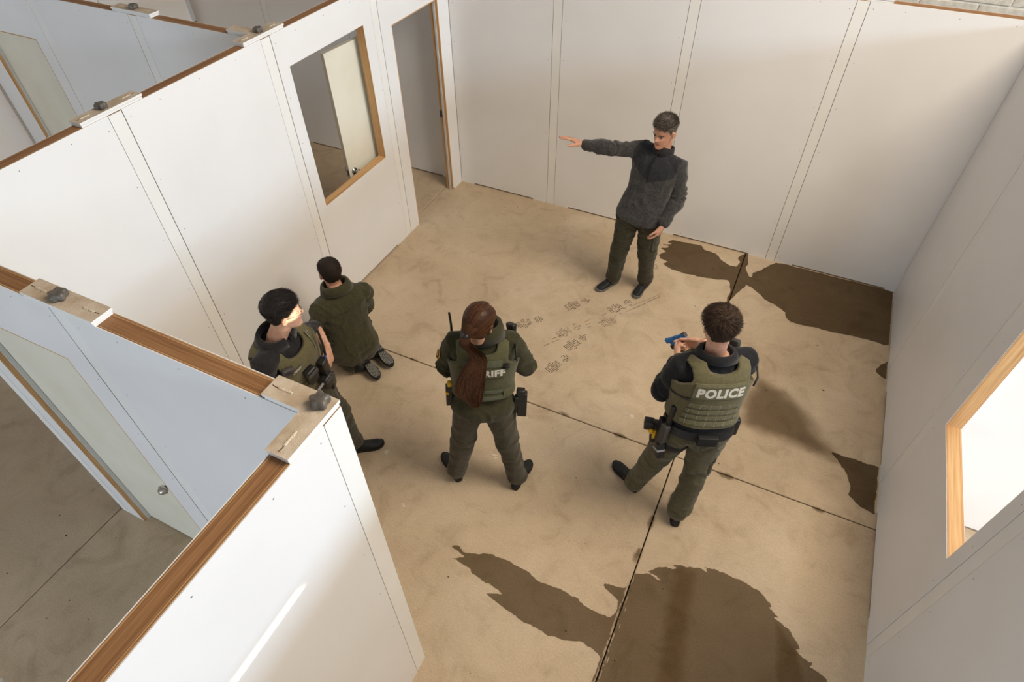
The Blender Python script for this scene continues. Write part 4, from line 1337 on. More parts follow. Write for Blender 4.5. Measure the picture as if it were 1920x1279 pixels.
def jacket_a(V, F):
    up = nrm(A.N-A.P); L = np.linalg.norm(A.N-A.P)
    C = np.array([V[list(f)].mean(0) for f in F])
    h = (C-A.P)@up/L; x = (C-A.P)@A.rs; fr = (C-A.P)@A.f
    sep = .60+.16*np.abs(x+.02)/.17
    return np.where((h > sep) & (np.abs(x) < .185) & (fr > -.16), 0, 1)
jp = [A.torso_part(-.13, .995, lambda h: .014+.006*math.sin(max(0, min(1, (h+.13)/.7))*3.14)+.016*math.exp(-((h+.12)/.13)**2))]
jp += [A.arm_part('R', AR0, .93, extra=.006), A.arm_part('L', AR0, .93, extra=.006)]
ja = A.garment('fleece_jacket', jp, [M_YOKE, M_HEATH], .0072, 5, [(JA['shR'], JA['elR'], JA['wrR'], .12, .005, 24), (JA['shL'], JA['elL'], JA['wrL'], .12, .010, 24), (A.N, JA['shR'], JA['elR'], .08, .010, 22), (JA['pel'], A.spine(.25)[0], A.N, .10, .006, 20)], .005, .003, jacket_a)
A.collar(M_YOKE, .975, 1.12, .088, .074, .085, .078, .008, lean=.006, open_front=.07)
A.strip('zip', -.006, .006, .60, .99, 1, .046, .004, M_ZIP, ja, 2, 20)
for sd in 'RL':
    w = np.array(JA['wr'+sd]); e = np.array(JA['el'+sd]); c = e+(w-e)*.90
    A.tubeo('cuff', [c-(w-e)*.02, c, c+(w-e)*.055], [.042, .0435, .041], M_YOKE, ja, A.f, 18)
def trousers(s, m, knees=(.010, .009), hem=.97, extra=.0, seed=2, top=.10, it=3, fmatf=None, name='trousers', to=.014):
    p = [s.torso_part(-.19, top, to), s.leg_part('L', LR0, hem, extra), s.leg_part('R', LR0, hem, extra)]
    fo = []
    for sd in 'LR':
        h_, k_, a_ = s.J['hip'+sd], s.J['kn'+sd], s.J['an'+sd]
        fo += [(h_, k_, a_, .10, knees[0], 22), (k_, a_, a_+(a_-k_)*.3, .11, .007, 26), (s.P, h_, k_, .10, knees[1], 18)]
    return s.garment(name, p, [m], .0105, it, fo, .006, .003, fmatf, seed)
ta = trousers(A, M_TROU_A, hem=1.0, extra=.003, top=-.09, to=-.002)
def cargo(s, sd, tr, m, out):
    h_, k_ = s.J['hip'+sd], s.J['kn'+sd]
    c = h_+(k_-h_)*.62; t = nrm(h_-k_); n = nrm(np.asarray(out)-t*np.dot(out, t)); b = np.cross(n, t)
    V, F = rbox(.13, .022, .17, .008)
    P = c+n*.070*s.k; R = np.stack([b, n, t])
    o = s.put('cargo_pocket', P+V@R, F, [m], tr)
    V, F = rbox(.135, .012, .05, .004)
    s.put('flap', P+n*.010+t*.065+V@R, F, [m], o)
cargo(A, 'R', ta, M_TROU_A, (-1, -.25, 0)); cargo(A, 'L', ta, M_TROU_A, (1, -.25, 0))
A.shoe('R', A.toe['R'], M_SHOE, M_SOLEG, (2.300, -.965, 0), length=.285, laces=M_LACE)
A.shoe('L', A.toe['L'], M_SHOE, M_SOLEG, (2.580, -.880, 0), length=.285, laces=M_LACE)

# ======================= B: officer with the blue training pistol
M_BLACK = fabric('black_pullover', (0.011, 0.011, 0.013), .25, .9, 300, .3)
M_VEST_B = fabric('olive_vest', (0.118, 0.103, 0.050), .12, .85, 500, .35)
M_WEB_B = fabric('olive_webbing', (0.136, 0.124, 0.064), .12, .8, 600, .3)
M_LETTER = mat('pale_letters', (0.62, 0.60, 0.54), .7, .3)
M_TROU_B = fabric('olive_trousers', (0.090, 0.079, 0.041), .16)
M_BELT = mat('black_belt', (0.012, 0.012, 0.013), .55, .4)
M_POLY = mat('black_polymer', (0.014, 0.013, 0.013), .42, .5)
M_POLYG = mat('worn_grey_polymer', (0.055, 0.05, 0.047), .6, .4)
M_YEL = mat('yellow_plastic', (0.75, 0.42, 0.01), .45, .5)
M_GREYT = mat('grey_tape', (0.32, 0.31, 0.31), .6, .4)
JB = dict(pel=(3.440,-3.170,.970), neck=(3.405,-3.060,1.478), head=(3.388,-3.046,1.650), shL=(3.255,-3.172,1.420), shR=(3.580,-2.972,1.420),
          elL=(3.185,-3.168,1.128), elR=(3.590,-2.805,1.200), wrL=(3.205,-2.905,1.205), wrR=(3.312,-2.815,1.285),
          hipL=(3.357,-3.206,.952), hipR=(3.522,-3.142,.950), knL=(3.255,-3.180,.520), knR=(3.518,-3.178,.515), anL=(3.160,-3.150,.10), anR=(3.504,-3.252,.095))
B = Person('person', 'officer in olive police vest holding a blue training pistol, seen from behind', JB,
           (.82, .57, .0), (.92, .38, .0), (3.34, -3.2, 0), 1.0, 1.03, -.03, (-.50, .85, -.16), (0, .05, 1))
B.toe = {'L': np.array((-.836, .548, 0)), 'R': np.array((-.15, .99, 0))}; B.sole = A.sole
bb = B.body([M_SKIN2, M_LIP2], dict(
    R=dict(d=(-.80, .20, -.56), pn=(-.34, -.94, .1), curl=(1.0, 1.05, 1.05, 1.05), thumb=(.25, .15), fingers=(.35, 1.05, 1.05, 1.05)),
    L=dict(d=(-.30, .88, -.20), pn=(.65, .30, .15), curl=(.9, .95, .95, .95), thumb=(.35, .1))))
B.brows(M_HAIR_BROWN, bb)
def swirl(x, y, z):
    c = np.array((-.015, -.060, .215)); v = np.array((x, y, z))-c; r = np.linalg.norm(v)+1e-4
    t = np.cross((0.0, -.35, .95), v)/r
    return v/r*.85+t*.45+np.array((0, 0, -.15))
B.hair(M_HAIR_BROWN, bb, hl_short(.190, .165, .108, .030), .013, .003, 7500, .026, .10, swirl, top=lambda x, y, z: .30+.85*np.clip((z-.09)/.08, 0, 1), curl=.5)
tp_ = [B.torso_part(-.02, .995, .012), B.arm_part('L', AR0, .86, extra=.006), B.arm_part('R', AR0, .95, extra=.006)]
B.garment('pullover', tp_, [M_BLACK], .010, 4, [(JB['shL'], JB['elL'], JB['wrL'], .12, .010, 24), (JB['shR'], JB['elR'], JB['wrR'], .12, .010, 24)], .004, .0025)
B.collar(M_BLACK, .95, 1.065, .092, .078, .090, .080, .007, lean=-.012, fold=True)
vb = B.vest(M_VEST_B, .030, .020, .21, .70, .86, .895, .160, .080)
B.strip('label_panel', -.150, .150, .63, .815, -1, .052, .006, M_WEB_B, vb, 20, 6)
B.strip('panel_edge', -.148, .148, .780, .815, -1, .058, .003, M_WEB_B, vb, 20, 3)
B.text('lettering', 'POLICE', 0.0, .650, .060, -1, .0590, M_LETTER, vb, .050, .266)
for i in range(4):
    B.strip('webbing_strap', -.165+.006*i, .160-.004*i, .26+i*.078, .308+i*.078, -1, .050, .006, M_WEB_B, vb, 24, 2)
for i in range(4):
    for q in range(6):
        x = -.14+q*.054
        B.strip('stitch', x-.0012, x+.0012, .257+i*.078, .311+i*.078, -1, .0565, .0015, M_LETTER if False else M_GREYT, vb, 1, 2, tagd=dict(kind='stuff'))
B.belt(M_BELT, .02, .125, .022, .010)
B.strip('belt_underlay', -.165, .165, .12, .21, -1, .018, .006, M_BLACK, None, 20, 4)
B.box('belt_pouch', -math.pi/2+.05, .065, .045, (.115, .035, .065), M_BELT, None, bev=.004)
# magazine carrier and baton at the left rear
a_l = math.pi+.42
bt = B.box('baton_holder', a_l, -.02, .050, (.046, .040, .150), M_POLYG, None, bev=.006, tilt=-.05)
B.box('baton', a_l, .22, .050, (.030, .030, .19), M_POLY, bt, bev=.010, tilt=-.05)
# dropped-leg device holster at the left hip, yellow grip end
a_d = math.pi-.12
hd = B.box('device_holster', a_d, -.22, .105, (.060, .055, .150), M_POLY, None, bev=.012, tilt=.05)
B.box('device_body', a_d, -.10, .105, (.066, .062, .055), M_POLY, hd, bev=.012)
B.box('yellow_grip', a_d, -.215, .105, (.018, .040, .070), M_YEL, hd, bev=.006, sh=(-.030, 0, 0), tilt=.05)
V_, F_ = tube([(-.030, 0, 0), (-.043, 0, 0)], [.017, .016], (0, 1, 0), 16)
V_, F_ = B.onbody(a_d, -.150, .105, (V_, F_)); B.put('yellow_button', V_, F_, [M_YEL], hd)
B.box('hanger', a_d+.22, -.10, .045, (.06, .03, .20), M_BELT, hd, bev=.006, tilt=.0)
lp2 = B.box('leg_pouch', a_d+.40, -.35, .085, (.058, .05, .105), M_POLY, None, bev=.010, tilt=.25)
B.box('grey_tape_band', a_d+.40, -.335, .088, (.060, .052, .014), M_GREYT, lp2, bev=.003, tilt=.25)
# right hip holster
B.box('right_holster', .15, -.02, .050, (.055, .045, .13), M_POLY, None, bev=.010)
tb = trousers(B, M_TROU_B, seed=5, extra=.004, hem=1.0, top=.05)
hp2 = B.J['hipL']+(B.J['knL']-B.J['hipL'])*.30
B.tubeo('leg_strap', [hp2-nrm(B.J['knL']-B.J['hipL'])*.02, hp2+nrm(B.J['knL']-B.J['hipL'])*.02], [.110, .108], M_BELT, None, B.rh, 24)
cargo(B, 'R', tb, M_TROU_B, (1, .1, 0)); cargo(B, 'L', tb, M_TROU_B, (-1, -.1, 0))
B.shoe('L', B.toe['L'], M_SHOE, M_SOLEB, (3.200, -3.160, 0), length=.285, laces=M_LACE)
B.shoe('R', B.toe['R'], M_SHOE, M_SOLEB, (3.514, -3.312, 0), length=.285, laces=M_LACE)
# shoulder microphone with cord on the right strap
mk = B.box('radio_microphone', .55, 1.0, .085, (.055, .035, .075), M_POLYG, vb, bev=.010)
pts = [B.S(.35, .93, .065)[0], B.S(-.1, .86, .062)[0], B.S(-.45, .78, .062)[0], B.S(-.55, .70, .058)[0]]
B.tubeo('radio_cord', pts, [.006]*4, M_POLY, mk)
B.tubeo('side_cord', [B.Sx(-.155, .60, -1, .058)[0], B.Sx(-.175, .59, -1, .055)[0], B.S(math.pi+.25, .585, .055)[0], B.S(math.pi-.1, .58, .055)[0]], [.007]*4, M_POLY, vb)

# pistol: a thing of its own, in both hands
M_BLUE = mat('blue_training_plastic', (0.012, 0.20, 0.56), .42, .5)
gd = nrm((-.575, .264, -.775)); gg = nrm(np.array((.73, -.262, -.63))-gd*np.dot((.73, -.262, -.63), gd)); gup = -gg; gr_ = np.cross(gd, gup)
g0 = np.array((3.212, -2.776, 1.262))
G_root = tag(empty('training_pistol', g0), 'blue training pistol with black weapon light held in both hands', 'pistol')
def gbox(name, m, c, size, bev=.003, parent=None):
    V, F = rbox(*size, bev)
    V = V+np.array(c)
    W = V[:, :1]*gd+V[:, 1:2]*gr_+V[:, 2:]*gup
    o = add(name, W, F, m, parent or G_root, smooth=False); return o
sl = gbox('slide', M_BLUE, (.092, 0, .012), (.186, .026, .026), .004)
gbox('rear_sight', M_POLY, (.012, 0, .028), (.014, .022, .008), .002, sl); gbox('front_sight', M_POLY, (.175, 0, .027), (.008, .005, .006), .001, sl)
gbox('rear_plate', M_POLYG, (.000, 0, .012), (.010, .0265, .0265), .003, sl); gbox('slide_seam', M_POLY, (.098, 0, -.0025), (.165, .0264, .004), .001, sl)
gbox('ejection_port', M_POLY, (.095, 0, .014), (.006, .0266, .024), .001, sl)
fr_ = gbox('frame', M_BLUE, (.080, 0, -.014), (.150, .027, .020), .005)
gbox('weapon_light', M_POLY, (.135, 0, -.038), (.065, .034, .032), .010)
V_, F_ = tube([(.018, 0, -.02), (.030-.012, 0, -.06), (.004, 0, -.118)], [(.030, .0155), (.027, .015), (.031, .0165)], (1, 0, 0), 16, 2.8)
add('grip', V_[:, :1]*gd+V_[:, 1:2]*gr_+V_[:, 2:]*gup, F_, M_BLUE, G_root, smooth=True)
V_, F_ = tube([(.050, 0, -.022), (.075, 0, -.045), (.095, 0, -.040), (.103, 0, -.022)], [.0045]*4, (0, 1, 0), 8)
add('trigger_guard', V_[:, :1]*gd+V_[:, 1:2]*gr_+V_[:, 2:]*gup, F_, M_BLUE, G_root, smooth=True)

# ======================= C: woman officer with the long ponytail
M_SHIRT_C = fabric('dark_olive_shirt', (0.040, 0.037, 0.016), .18)
M_VEST_C = fabric('olive_green_vest', (0.082, 0.080, 0.038), .12, .85, 500, .35)
M_WEB_C = fabric('grey_green_webbing', (0.092, 0.100, 0.062), .1, .8, 600, .3)
M_TROU_C = fabric('brown_olive_trousers', (0.058, 0.049, 0.030), .16)
JC = dict(pel=(2.168,-3.515,.918), neck=(2.136,-3.418,1.402), head=(2.160,-3.484,1.562), shL=(1.984,-3.505,1.350), shR=(2.296,-3.345,1.345),
          elL=(1.905,-3.520,1.098), elR=(2.372,-3.300,1.100), wrL=(2.040,-3.310,1.130), wrR=(2.200,-3.200,1.160),
          hipL=(2.092,-3.555,.900), hipR=(2.245,-3.476,.898), knL=(2.022,-3.580,.492), knR=(2.312,-3.472,.490), anL=(1.955,-3.606,.095), anR=(2.378,-3.468,.092))
Cc = Person('person', 'woman officer with long auburn ponytail over an olive sheriff vest, seen from behind', JC,
            (.888, .46, 0), (.886, .463, 0), (2.2, -3.55, 0), .96, 1.0, -.02, (.12, .98, -.16), (0, .04, 1))
Cc.toe = {'L': np.array((-.836, .548, 0)), 'R': np.array((.05, 1.0, 0))}; Cc.sole = A.sole
cb = Cc.body([M_SKIN2, M_LIP2], dict(R=dict(d=(-.85, .45, .1), pn=(-.3, -.6, -.6), curl=(.8, .8, .8, .8), thumb=(.5, .2)), L=dict(d=(.6, .75, .1), pn=(.2, -.3, -.9), curl=(.8, .8, .8, .8), thumb=(.5, .2))))
Cc.brows(M_HAIR_LONG, cb)
def captone_c(G):
    v = G-np.array((-.012, -.118, .088)); ph = np.arctan2(v[:, 0], v[:, 2]); th = np.arctan2(np.hypot(v[:, 0], v[:, 2]), v[:, 1])
    n_ = noise(np.stack([ph*16, th*1.2, ph*0], 1), 31)*.5+noise(np.stack([ph*40, th*2, ph*0], 1), 32)*.5
    return np.clip(.20+.30*n_+.18*np.clip((.17-G[:, 2])/.1, 0, 1), 0, 1)
TIE = np.array((-.012, -.118, .088))
def pull(x, y, z):
    v = TIE-np.array((x, y, z)); return v/np.linalg.norm(v)*1.6
ch = Cc.hair(M_HAIR_LONG, cb, lambda y, x: float(np.interp(y, [-.11,-.07,-.03,-.01,.01,.03,.05,.07,.09,.12], [.012,.018,.050,.125,.135,.150,.170,.184,.190,.190])), .014, .0015, 900, .05, .05, pull, curl=.1, captone=captone_c,
            tonef=lambda p, t: min(1, .25+.35*t+.5*np.clip((.16-p[2])/.1, 0, 1)))
# strands combed back over the skull to the tie
SV, SF, ST = [], [], []
cen = np.array((0, -.006, .118)); R3 = np.array((.092, .1155, .1365))
for q in range(1500):
    a = RNG.uniform(-math.pi, math.pi); ph = RNG.uniform(-.1, 1.5)
    p = cen+R3*np.array((math.cos(a)*math.cos(ph), math.sin(a)*math.cos(ph), math.sin(ph)))
    hz = float(np.interp(p[1], [-.11,-.07,-.03,-.01,.01,.03,.05,.07,.09,.12], [.035,.045,.075,.130,.135,.150,.170,.184,.190,.190]))
    if p[2] < hz: continue
    part = abs(p[0]-.03) < .004 and p[1] > -.02
    if part: continue
    n_ = 9; tn = RNG.uniform(0, 1)**1.6*.75; w = RNG.uniform(.0008, .0018); b = len(SV)
    lf = RNG.uniform(-.001, .0042)
    for t in range(n_+1):
        u = t/n_
        c = p*(1-u)+TIE*u+np.array((0, 0, .0))
        v = (c-cen)/R3; v /= np.linalg.norm(v)
        c = cen+R3*v*(1+lf/.1)
        nv = nrm(v/R3); sd = nrm(np.cross(nv, TIE-p))
        ww = w*(1-.35*u)
        SV += [c-sd*ww+nv*.0005, c+sd*ww+nv*.0005]
        band = .5+.5*math.sin((c[2]*38)+.8)
        ST += [min(1, tn*.7+.25*u+.12*band)]*2
        if t: SF.append((b+2*t-2, b+2*t-1, b+2*t+1, b+2*t))
Cc.put('combed_strands', to_w(Cc.fr, np.array(SV)*Cc.k), SF, [M_HAIR_LONG], ch, None, True, ST, dict(kind='stuff'))
tie_w = to_w(Cc.fr, TIE*Cc.k)
pc = [tie_w, tie_w-Cc.fr[1][1]*.035-np.array((0, 0, .03)), Cc.Sx(-.012, .93, -1, .085)[0], Cc.Sx(-.042, .80, -1, .078)[0], Cc.Sx(-.066, .62, -1, .074)[0], Cc.Sx(-.074, .44, -1, .072)[0], Cc.Sx(-.068, .34, -1, .070)[0], Cc.Sx(-.045, .22, -1, .066)[0]]
pw = [(.020, .020), (.026, .024), (.040, .030), (.058, .032), (.072, .032), (.078, .030), (.066, .026), (.030, .016)]
pc = np.array(pc)
tt = np.linspace(0, 1, len(pc))
def pcurve(u, q=None): return np.array([np.interp(u, tt, pc[:, k]) for k in range(3)])
def psm(u): return (pcurve(max(0, u-.06))+pcurve(u)*2+pcurve(min(1, u+.06)))/4
mb = MB(); tone = []
bk = -Cc.f
us = np.linspace(0, .74, 18)
V_, F_ = tube([psm(u)-bk*.008 for u in us], [(float(np.interp(u, tt, [p[0] for p in pw]))*.72*(1-.5*max(0, u-.4)), float(np.interp(u, tt, [p[1] for p in pw]))*.5) for u in us], Cc.rs, 20)
mb.put(V_, F_); tone += [.22]*len(V_)
for q in range(2200):
    a, r = RNG.uniform(0, 6.283), RNG.uniform(.35, 1.15)**.5
    end = min(1.06, RNG.uniform(.70, 1.08)); st = 0.0 if RNG.rand() < .8 else RNG.uniform(.1, .4)
    fly = RNG.rand() < .02
    tn = RNG.uniform(0, 1)**1.1
    clump = int(RNG.randint(0, 26)); ca = clump/26*6.283
    w = RNG.uniform(.0010, .0026); b = len(mb.V); ns = 15
    wob, wp = RNG.uniform(.001, .006), RNG.uniform(0, 6.28)
    for t in range(ns+1):
        u = st+(end-st)*t/ns
        c = psm(min(1, u)) if u <= 1 else psm(1)+(psm(1)-psm(.93))*(u-1)/.07
        rw = [float(np.interp(min(u, 1), tt, [p[k] for p in pw])) for k in (0, 1)]
        aa = a+(ca-a)*.35*u
        e_ = 1.0+(.3*u if fly else 0)
        c = c+Cc.rs*(math.cos(aa)*rw[0]*r*e_+wob*math.sin(u*13+wp))+bk*(abs(math.sin(aa))*rw[1]*r+.002)+np.array((0, 0, 0))
        ww = w*(1-.6*(t/ns)**3)
        sd = Cc.rs
        mb.V += [tuple(c-sd*ww), tuple(c+sd*ww+bk*.0008)]
        tone += [min(1, (tn*.75+.35*(math.sin(clump*1.7)**2)-.1)*(.45+.6*u))]*2
        if t: mb.F.append((b+2*t-2, b+2*t-1, b+2*t+1, b+2*t))
pt = Cc.put('ponytail', mb.V, mb.F, [M_HAIR_LONG], ch, None, True, tone)
Cc.tubeo('hair_tie', [tie_w+Cc.fr[1][1]*.004, tie_w-Cc.fr[1][1]*.010-np.array((0, 0, .008))], [.0235, .0235], M_POLY, ch, Cc.rs, 18)
cp_s = [Cc.torso_part(-.135, .995, lambda h: .018+.022*math.exp(-((h+.02)/.14)**2)), Cc.arm_part('L', AR0, .93, extra=.012), Cc.arm_part('R', AR0, .93, extra=.012)]
sc_ = Cc.garment('shirt', cp_s, [M_SHIRT_C], .010, 4, [(JC['shL'], JC['elL'], JC['wrL'], .12, .012, 22), (JC['shR'], JC['elR'], JC['wrR'], .12, .012, 22), (Cc.P-(0, 0, .1), Cc.P, Cc.N, .1, .008, 18)], .005, .003)
Cc.collar(M_SHIRT_C, .96, 1.20, .104, .092, .100, .098, .010, lean=-.016, fold=True)
vc = Cc.vest(M_VEST_C, .032, .018, .235, .70, .86, .885, .150, .080)
Cc.strip('label_panel', -.148, .148, .60, .725, -1, .054, .005, M_WEB_C if False else M_VEST_C, vc, 20, 4)
Cc.strip('loop_panel', -.120, .120, .755, .835, -1, .053, .003, M_WEB_C, vc, 18, 3)
Cc.text('lettering', 'SHERIFF', 0.010, .625, .048, -1, .0600, M_LETTER, vc, .050, .256)
Cc.strip('webbing_strap', -.13, .125, .355, .40, -1, .053, .004, M_WEB_C, vc, 20, 2); Cc.strip('webbing_strap', -.13, .125, .26, .305, -1, .053, .004, M_WEB_C, vc, 20, 2)
for sg in (-1, 1):
    Cc.strip('side_strap', sg*.128, sg*.185, .28, .38, -1, .052, .005, M_VEST_C, vc, 6, 3)
mk = Cc.box('radio_microphone', .62, .985, .105, (.062, .034, .070), M_POLY, vc, bev=.012, tilt=-.1, taper=.25)
Cc.tubeo('radio_cord', [Cc.S(.25, .985, .085)[0], Cc.S(-.35, .93, .060)[0], Cc.S(-.62, .84, .060)[0], Cc.S(-.60, .77, .060)[0]], [.009, .007, .006, .005], M_POLY, mk)
for q in range(5): 
    p_ = Cc.Sx(.128+.006*(q % 2), .73+.016*q, -1, .062)[0]
    Cc.tubeo('cord_coil', [p_, p_+Cc.rs*.022], [.006, .006], M_POLY, mk)
an_ = Cc.S(math.pi-.55, .93, .070)[0]
Cc.tubeo('radio_antenna', [an_, an_+np.array((-.004, .01, .07)), an_+np.array((-.010, .012, .16))], [.008, .007, .007], M_POLY, vc, (1, 0, 0), 10)
# sleeve patch
sh, el = Cc.J['shL'], Cc.J['elL']
axs = nrm(el-sh); out = nrm(np.array((-.55, -.55, .63))-axs*np.dot((-.55, -.55, .63), axs)); sdv = np.cross(out, axs)
pcn = sh+(el-sh)*.40
for nm, r0, r1, m, z in (('shoulder_patch', .030, .040, M_YEL, .0795), ('patch_field', .024, .033, M_POLY, .0806), ('patch_emblem', .010, .014, M_YEL, .0815)):
    V, F = [], []
    n_ = 28
    for rr, dz in ((1.0, 0), (1.0, .0012), (.0, .0016)):
        for i in range(n_):
            a = 6.283*i/n_
            x, y = math.cos(a)*r0*rr, math.sin(a)*r1*rr
            V.append(pcn+sdv*x+axs*y+out*(z-.002+dz-(x*x)/.14))
    for k in range(2):
        for i in range(n_): F.append((k*n_+i, k*n_+(i+1) % n_, (k+1)*n_+(i+1) % n_, (k+1)*n_+i))
    pp = Cc.put(nm, V, F, [m], sc_ if nm == 'shoulder_patch' else pp_, None, False)
    if nm == 'shoulder_patch': pp_ = pp
hr = Cc.box('holster', -.10, .06, .075, (.052, .060, .17), M_POLY, None, bev=.010, tilt=-.16, sh=(0, .006, -.03))
Cc.box('holster_hood', -.10, .17, .080, (.050, .055, .05), M_POLY, hr, bev=.012, tilt=-.16)
Cc.box('holster_hanger', -.16, .00, .045, (.04, .03, .13), M_POLY, hr, bev=.006)
Cc.box('holster_mouth', -.10, .095, .108, (.030, .010, .055), M_POLYG, hr, bev=.004, tilt=-.16)
a_t = math.pi+.10
hd = Cc.box('device_holster', a_t, .14, .055, (.05, .045, .15), M_POLY, None, bev=.010)
Cc.box('yellow_grip', a_t+.02, .30, .062, (.036, .030, .045), M_YEL, hd, bev=.010); Cc.box('yellow_trigger', a_t+.06, .20, .074, (.034, .022, .030), M_YEL, hd, bev=.008, tilt=.4)
tc = trousers(Cc, M_TROU_C, seed=9, extra=.008, hem=1.0, top=-.02, to=.008)
for sg in (-1, 1):
    Cc.strip('back_pocket', sg*.035 if sg > 0 else -.125, .125 if sg > 0 else -.035, -.055, -.045, -1, .030, .003, M_TROU_C, tc, 8, 1)
Cc.shoe('L', Cc.toe['L'], M_SHOE, M_SOLEB, (1.992, -3.636, 0), length=.285, laces=M_LACE)
Cc.shoe('R', Cc.toe['R'], M_SHOE, M_SOLEB, (2.380, -3.530, 0), length=.28, laces=M_LACE)

# ======================= D: kneeling man facing the left wall
M_JACK_D = fabric('olive_jacket', (0.047, 0.043, 0.019), .16, .9, 300, .35)
M_TROU_D = fabric('brown_trousers', (0.052, 0.043, 0.022), .16)
M_BOOT = mat('black_boot', (0.011, 0.010, 0.010), .65, .3)
M_LUG = mat('dusty_lugs', (0.21, 0.20, 0.175), .85, .2)
JD = dict(pel=(.672,-3.022,.300), neck=(.618,-3.000,.872), head=(.578,-2.978,1.005), shL=(.575,-3.172,.770), shR=(.742,-2.858,.775),
          elL=(.478,-3.205,.505), elR=(.640,-2.765,.505), wrL=(.400,-3.020,.400), wrR=(.440,-2.820,.400),
          hipL=(.640,-3.108,.296), hipR=(.704,-2.936,.296), knL=(.290,-3.000,.082), knR=(.330,-2.760,.082), anL=(.668,-3.075,.072), anR=(.700,-2.880,.072))
D = Person('person', 'kneeling man in olive jacket facing the left wall with boot soles showing', JD,
           (.155, .31, 0), (.07, .17, 0), (.55, -2.98, 0), .985, 1.06, -.05, (-.90, .40, -.02), (.05, 0, 1))
D.footlen = 0.25
D.toe = {'L': nrm((.26, -.10, -.06)), 'R': nrm((.26, -.12, -.05))}; D.sole = {'L': np.array((-.2, 0, -.2)), 'R': np.array((-.2, 0, -.2))}
db = D.body([M_SKIN, M_LIP], dict(R=dict(d=(-.8, .1, -.5), pn=(.1, 0, -1), curl=(.3, .3, .3, .3), thumb=(.5, .2)), L=dict(d=(-.8, .3, -.5), pn=(.1, 0, -1), curl=(.3, .3, .3, .3), thumb=(.5, .2))))
D.brows(M_HAIR_DARK, db)
def swirl_d(x, y, z):
    v = np.array((x, y+.05, z-.21)); r = np.linalg.norm(v)+1e-4
    return v/r*.6
D.hair(M_HAIR_DARK, db, hl_short(.190, .160, .115, .045), .006, .0012, 3600, .007, .7, swirl_d, sw=.0011, lseg=2, curl=.1)
dp = [D.torso_part(-.16, .995, lambda h: .016+.008*math.exp(-((h-.05)/.2)**2)), D.arm_part('L', AR0, .93, extra=.012), D.arm_part('R', AR0, .93, extra=.012)]
jd = D.garment('jacket', dp, [M_JACK_D], .010, 4, [(JD['shL'], JD['elL'], JD['wrL'], .13, .012, 20), (JD['shR'], JD['elR'], JD['wrR'], .13, .012, 20), (D.P-(0, 0, .1), D.spine(.1)[0], D.N, .09, .010, 16), (D.N, JD['shL'], JD['elL'], .07, .008, 20)], .006, .003)
D.collar(M_JACK_D, .955, 1.11, .098, .086, .096, .088, .007, fold=True, open_front=.35)
D.strip('yoke_seam', -.165, .150, .79, .800, -1, .030, .003, M_JACK_D, jd, 24, 1, slant=.02)
for sd in 'LR':
    sh, el = D.J['sh'+sd], D.J['el'+sd]
    c = sh+(el-sh)*.06
    D.tubeo('armhole_seam', [c-nrm(el-sh)*.004, c+nrm(el-sh)*.004], [.088, .088], M_JACK_D, jd, D.rs, 24)
td = trousers(D, M_TROU_D, seed=12, extra=.004, hem=.93, knees=(.012, .010))
bl = D.shoe('L', D.toe['L'], M_BOOT, M_SOLEB, (.655, -2.985, .128), up=(.12, -.12, -.98), length=.285, boot=.03, tread=M_LUG, name='boot')
br = D.shoe('R', D.toe['R'], M_BOOT, M_SOLEB, (.690, -2.805, .128), up=(.12, -.12, -.98), length=.285, boot=.03, tread=M_LUG, name='boot')
for sd, bo in (('L', bl), ('R', br)):
    an = D.J['an'+sd]; kn = D.J['kn'+sd]
    D.tubeo('boot_shaft', [an+(kn-an)*.26, an+(kn-an)*.10, an+D.toe[sd]*.015+np.array((0, .02, .005)), an+D.toe[sd]*.06+np.array((0, .045, .012))], [.057, .056, .050, .042], M_BOOT, bo, (0, 1, 0), 18)

# ======================= E: officer behind the front partition
M_SHIRT_E = fabric('black_polo', (0.014, 0.012, 0.012), .25, .85)
M_VEST_E = fabric('yellow_olive_vest', (0.118, 0.102, 0.048), .12, .85, 500, .35)  # the cloth's own yellowish olive
M_TROU_E = fabric('grey_olive_trousers', (0.060, 0.052, 0.034), .16)
JE = dict(pel=(1.015,-3.905,.922), neck=(1.085,-3.983,1.450), head=(1.160,-3.945,1.640), shL=(1.100,-3.865,1.335), shR=(1.115,-4.152,1.400),
          elL=(.988,-3.625,1.180), elR=(1.085,-4.205,1.115), wrL=(1.172,-3.732,1.155), wrR=(1.290,-4.080,1.00),
          hipL=(1.050,-3.825,.913), hipR=(1.010,-3.995,.925), knL=(1.120,-3.755,.500), knR=(1.075,-4.070,.500), anL=(1.132,-3.728,.098), anR=(1.050,-4.135,.095))
E_ = Person('person', 'dark-haired officer in glasses and olive vest with radio, half hidden by the front partition', JE,
            (.03, -.33, 0), (-.04, -.175, 0), (1.1, -3.9, 0), .99, .95, .02, (.60, .78, -.10), (.03, -.02, 1))
E_.toe = {'L': np.array((.76, .65, 0)), 'R': np.array((.95, -.30, 0))}; E_.sole = A.sole
eb = E_.body([M_SKIN2, M_LIP2], dict(L=dict(d=(.30, -.36, -.88), pn=(-.80, -.25, -.15), curl=(.25, .32, .38, .45), thumb=(.7, .2), spread=.2), R=dict(d=(.6, .6, -.5), pn=(-.6, .5, -.3), curl=(.6, .6, .6, .6), thumb=(.5, .2))))
E_.brows(M_HAIR_BLACK, eb)
E_.hair(M_HAIR_BLACK, eb, hl_short(.186, .160, .120, .045), .011, .003, 7500, .018, .22, lambda x, y, z: np.array((0, .75, .10)) if z > .185 else np.array((0, -.1, -.7)), top=lambda x, y, z: .25+1.0*np.clip((z-.13)/.06, 0, 1), curl=.25)
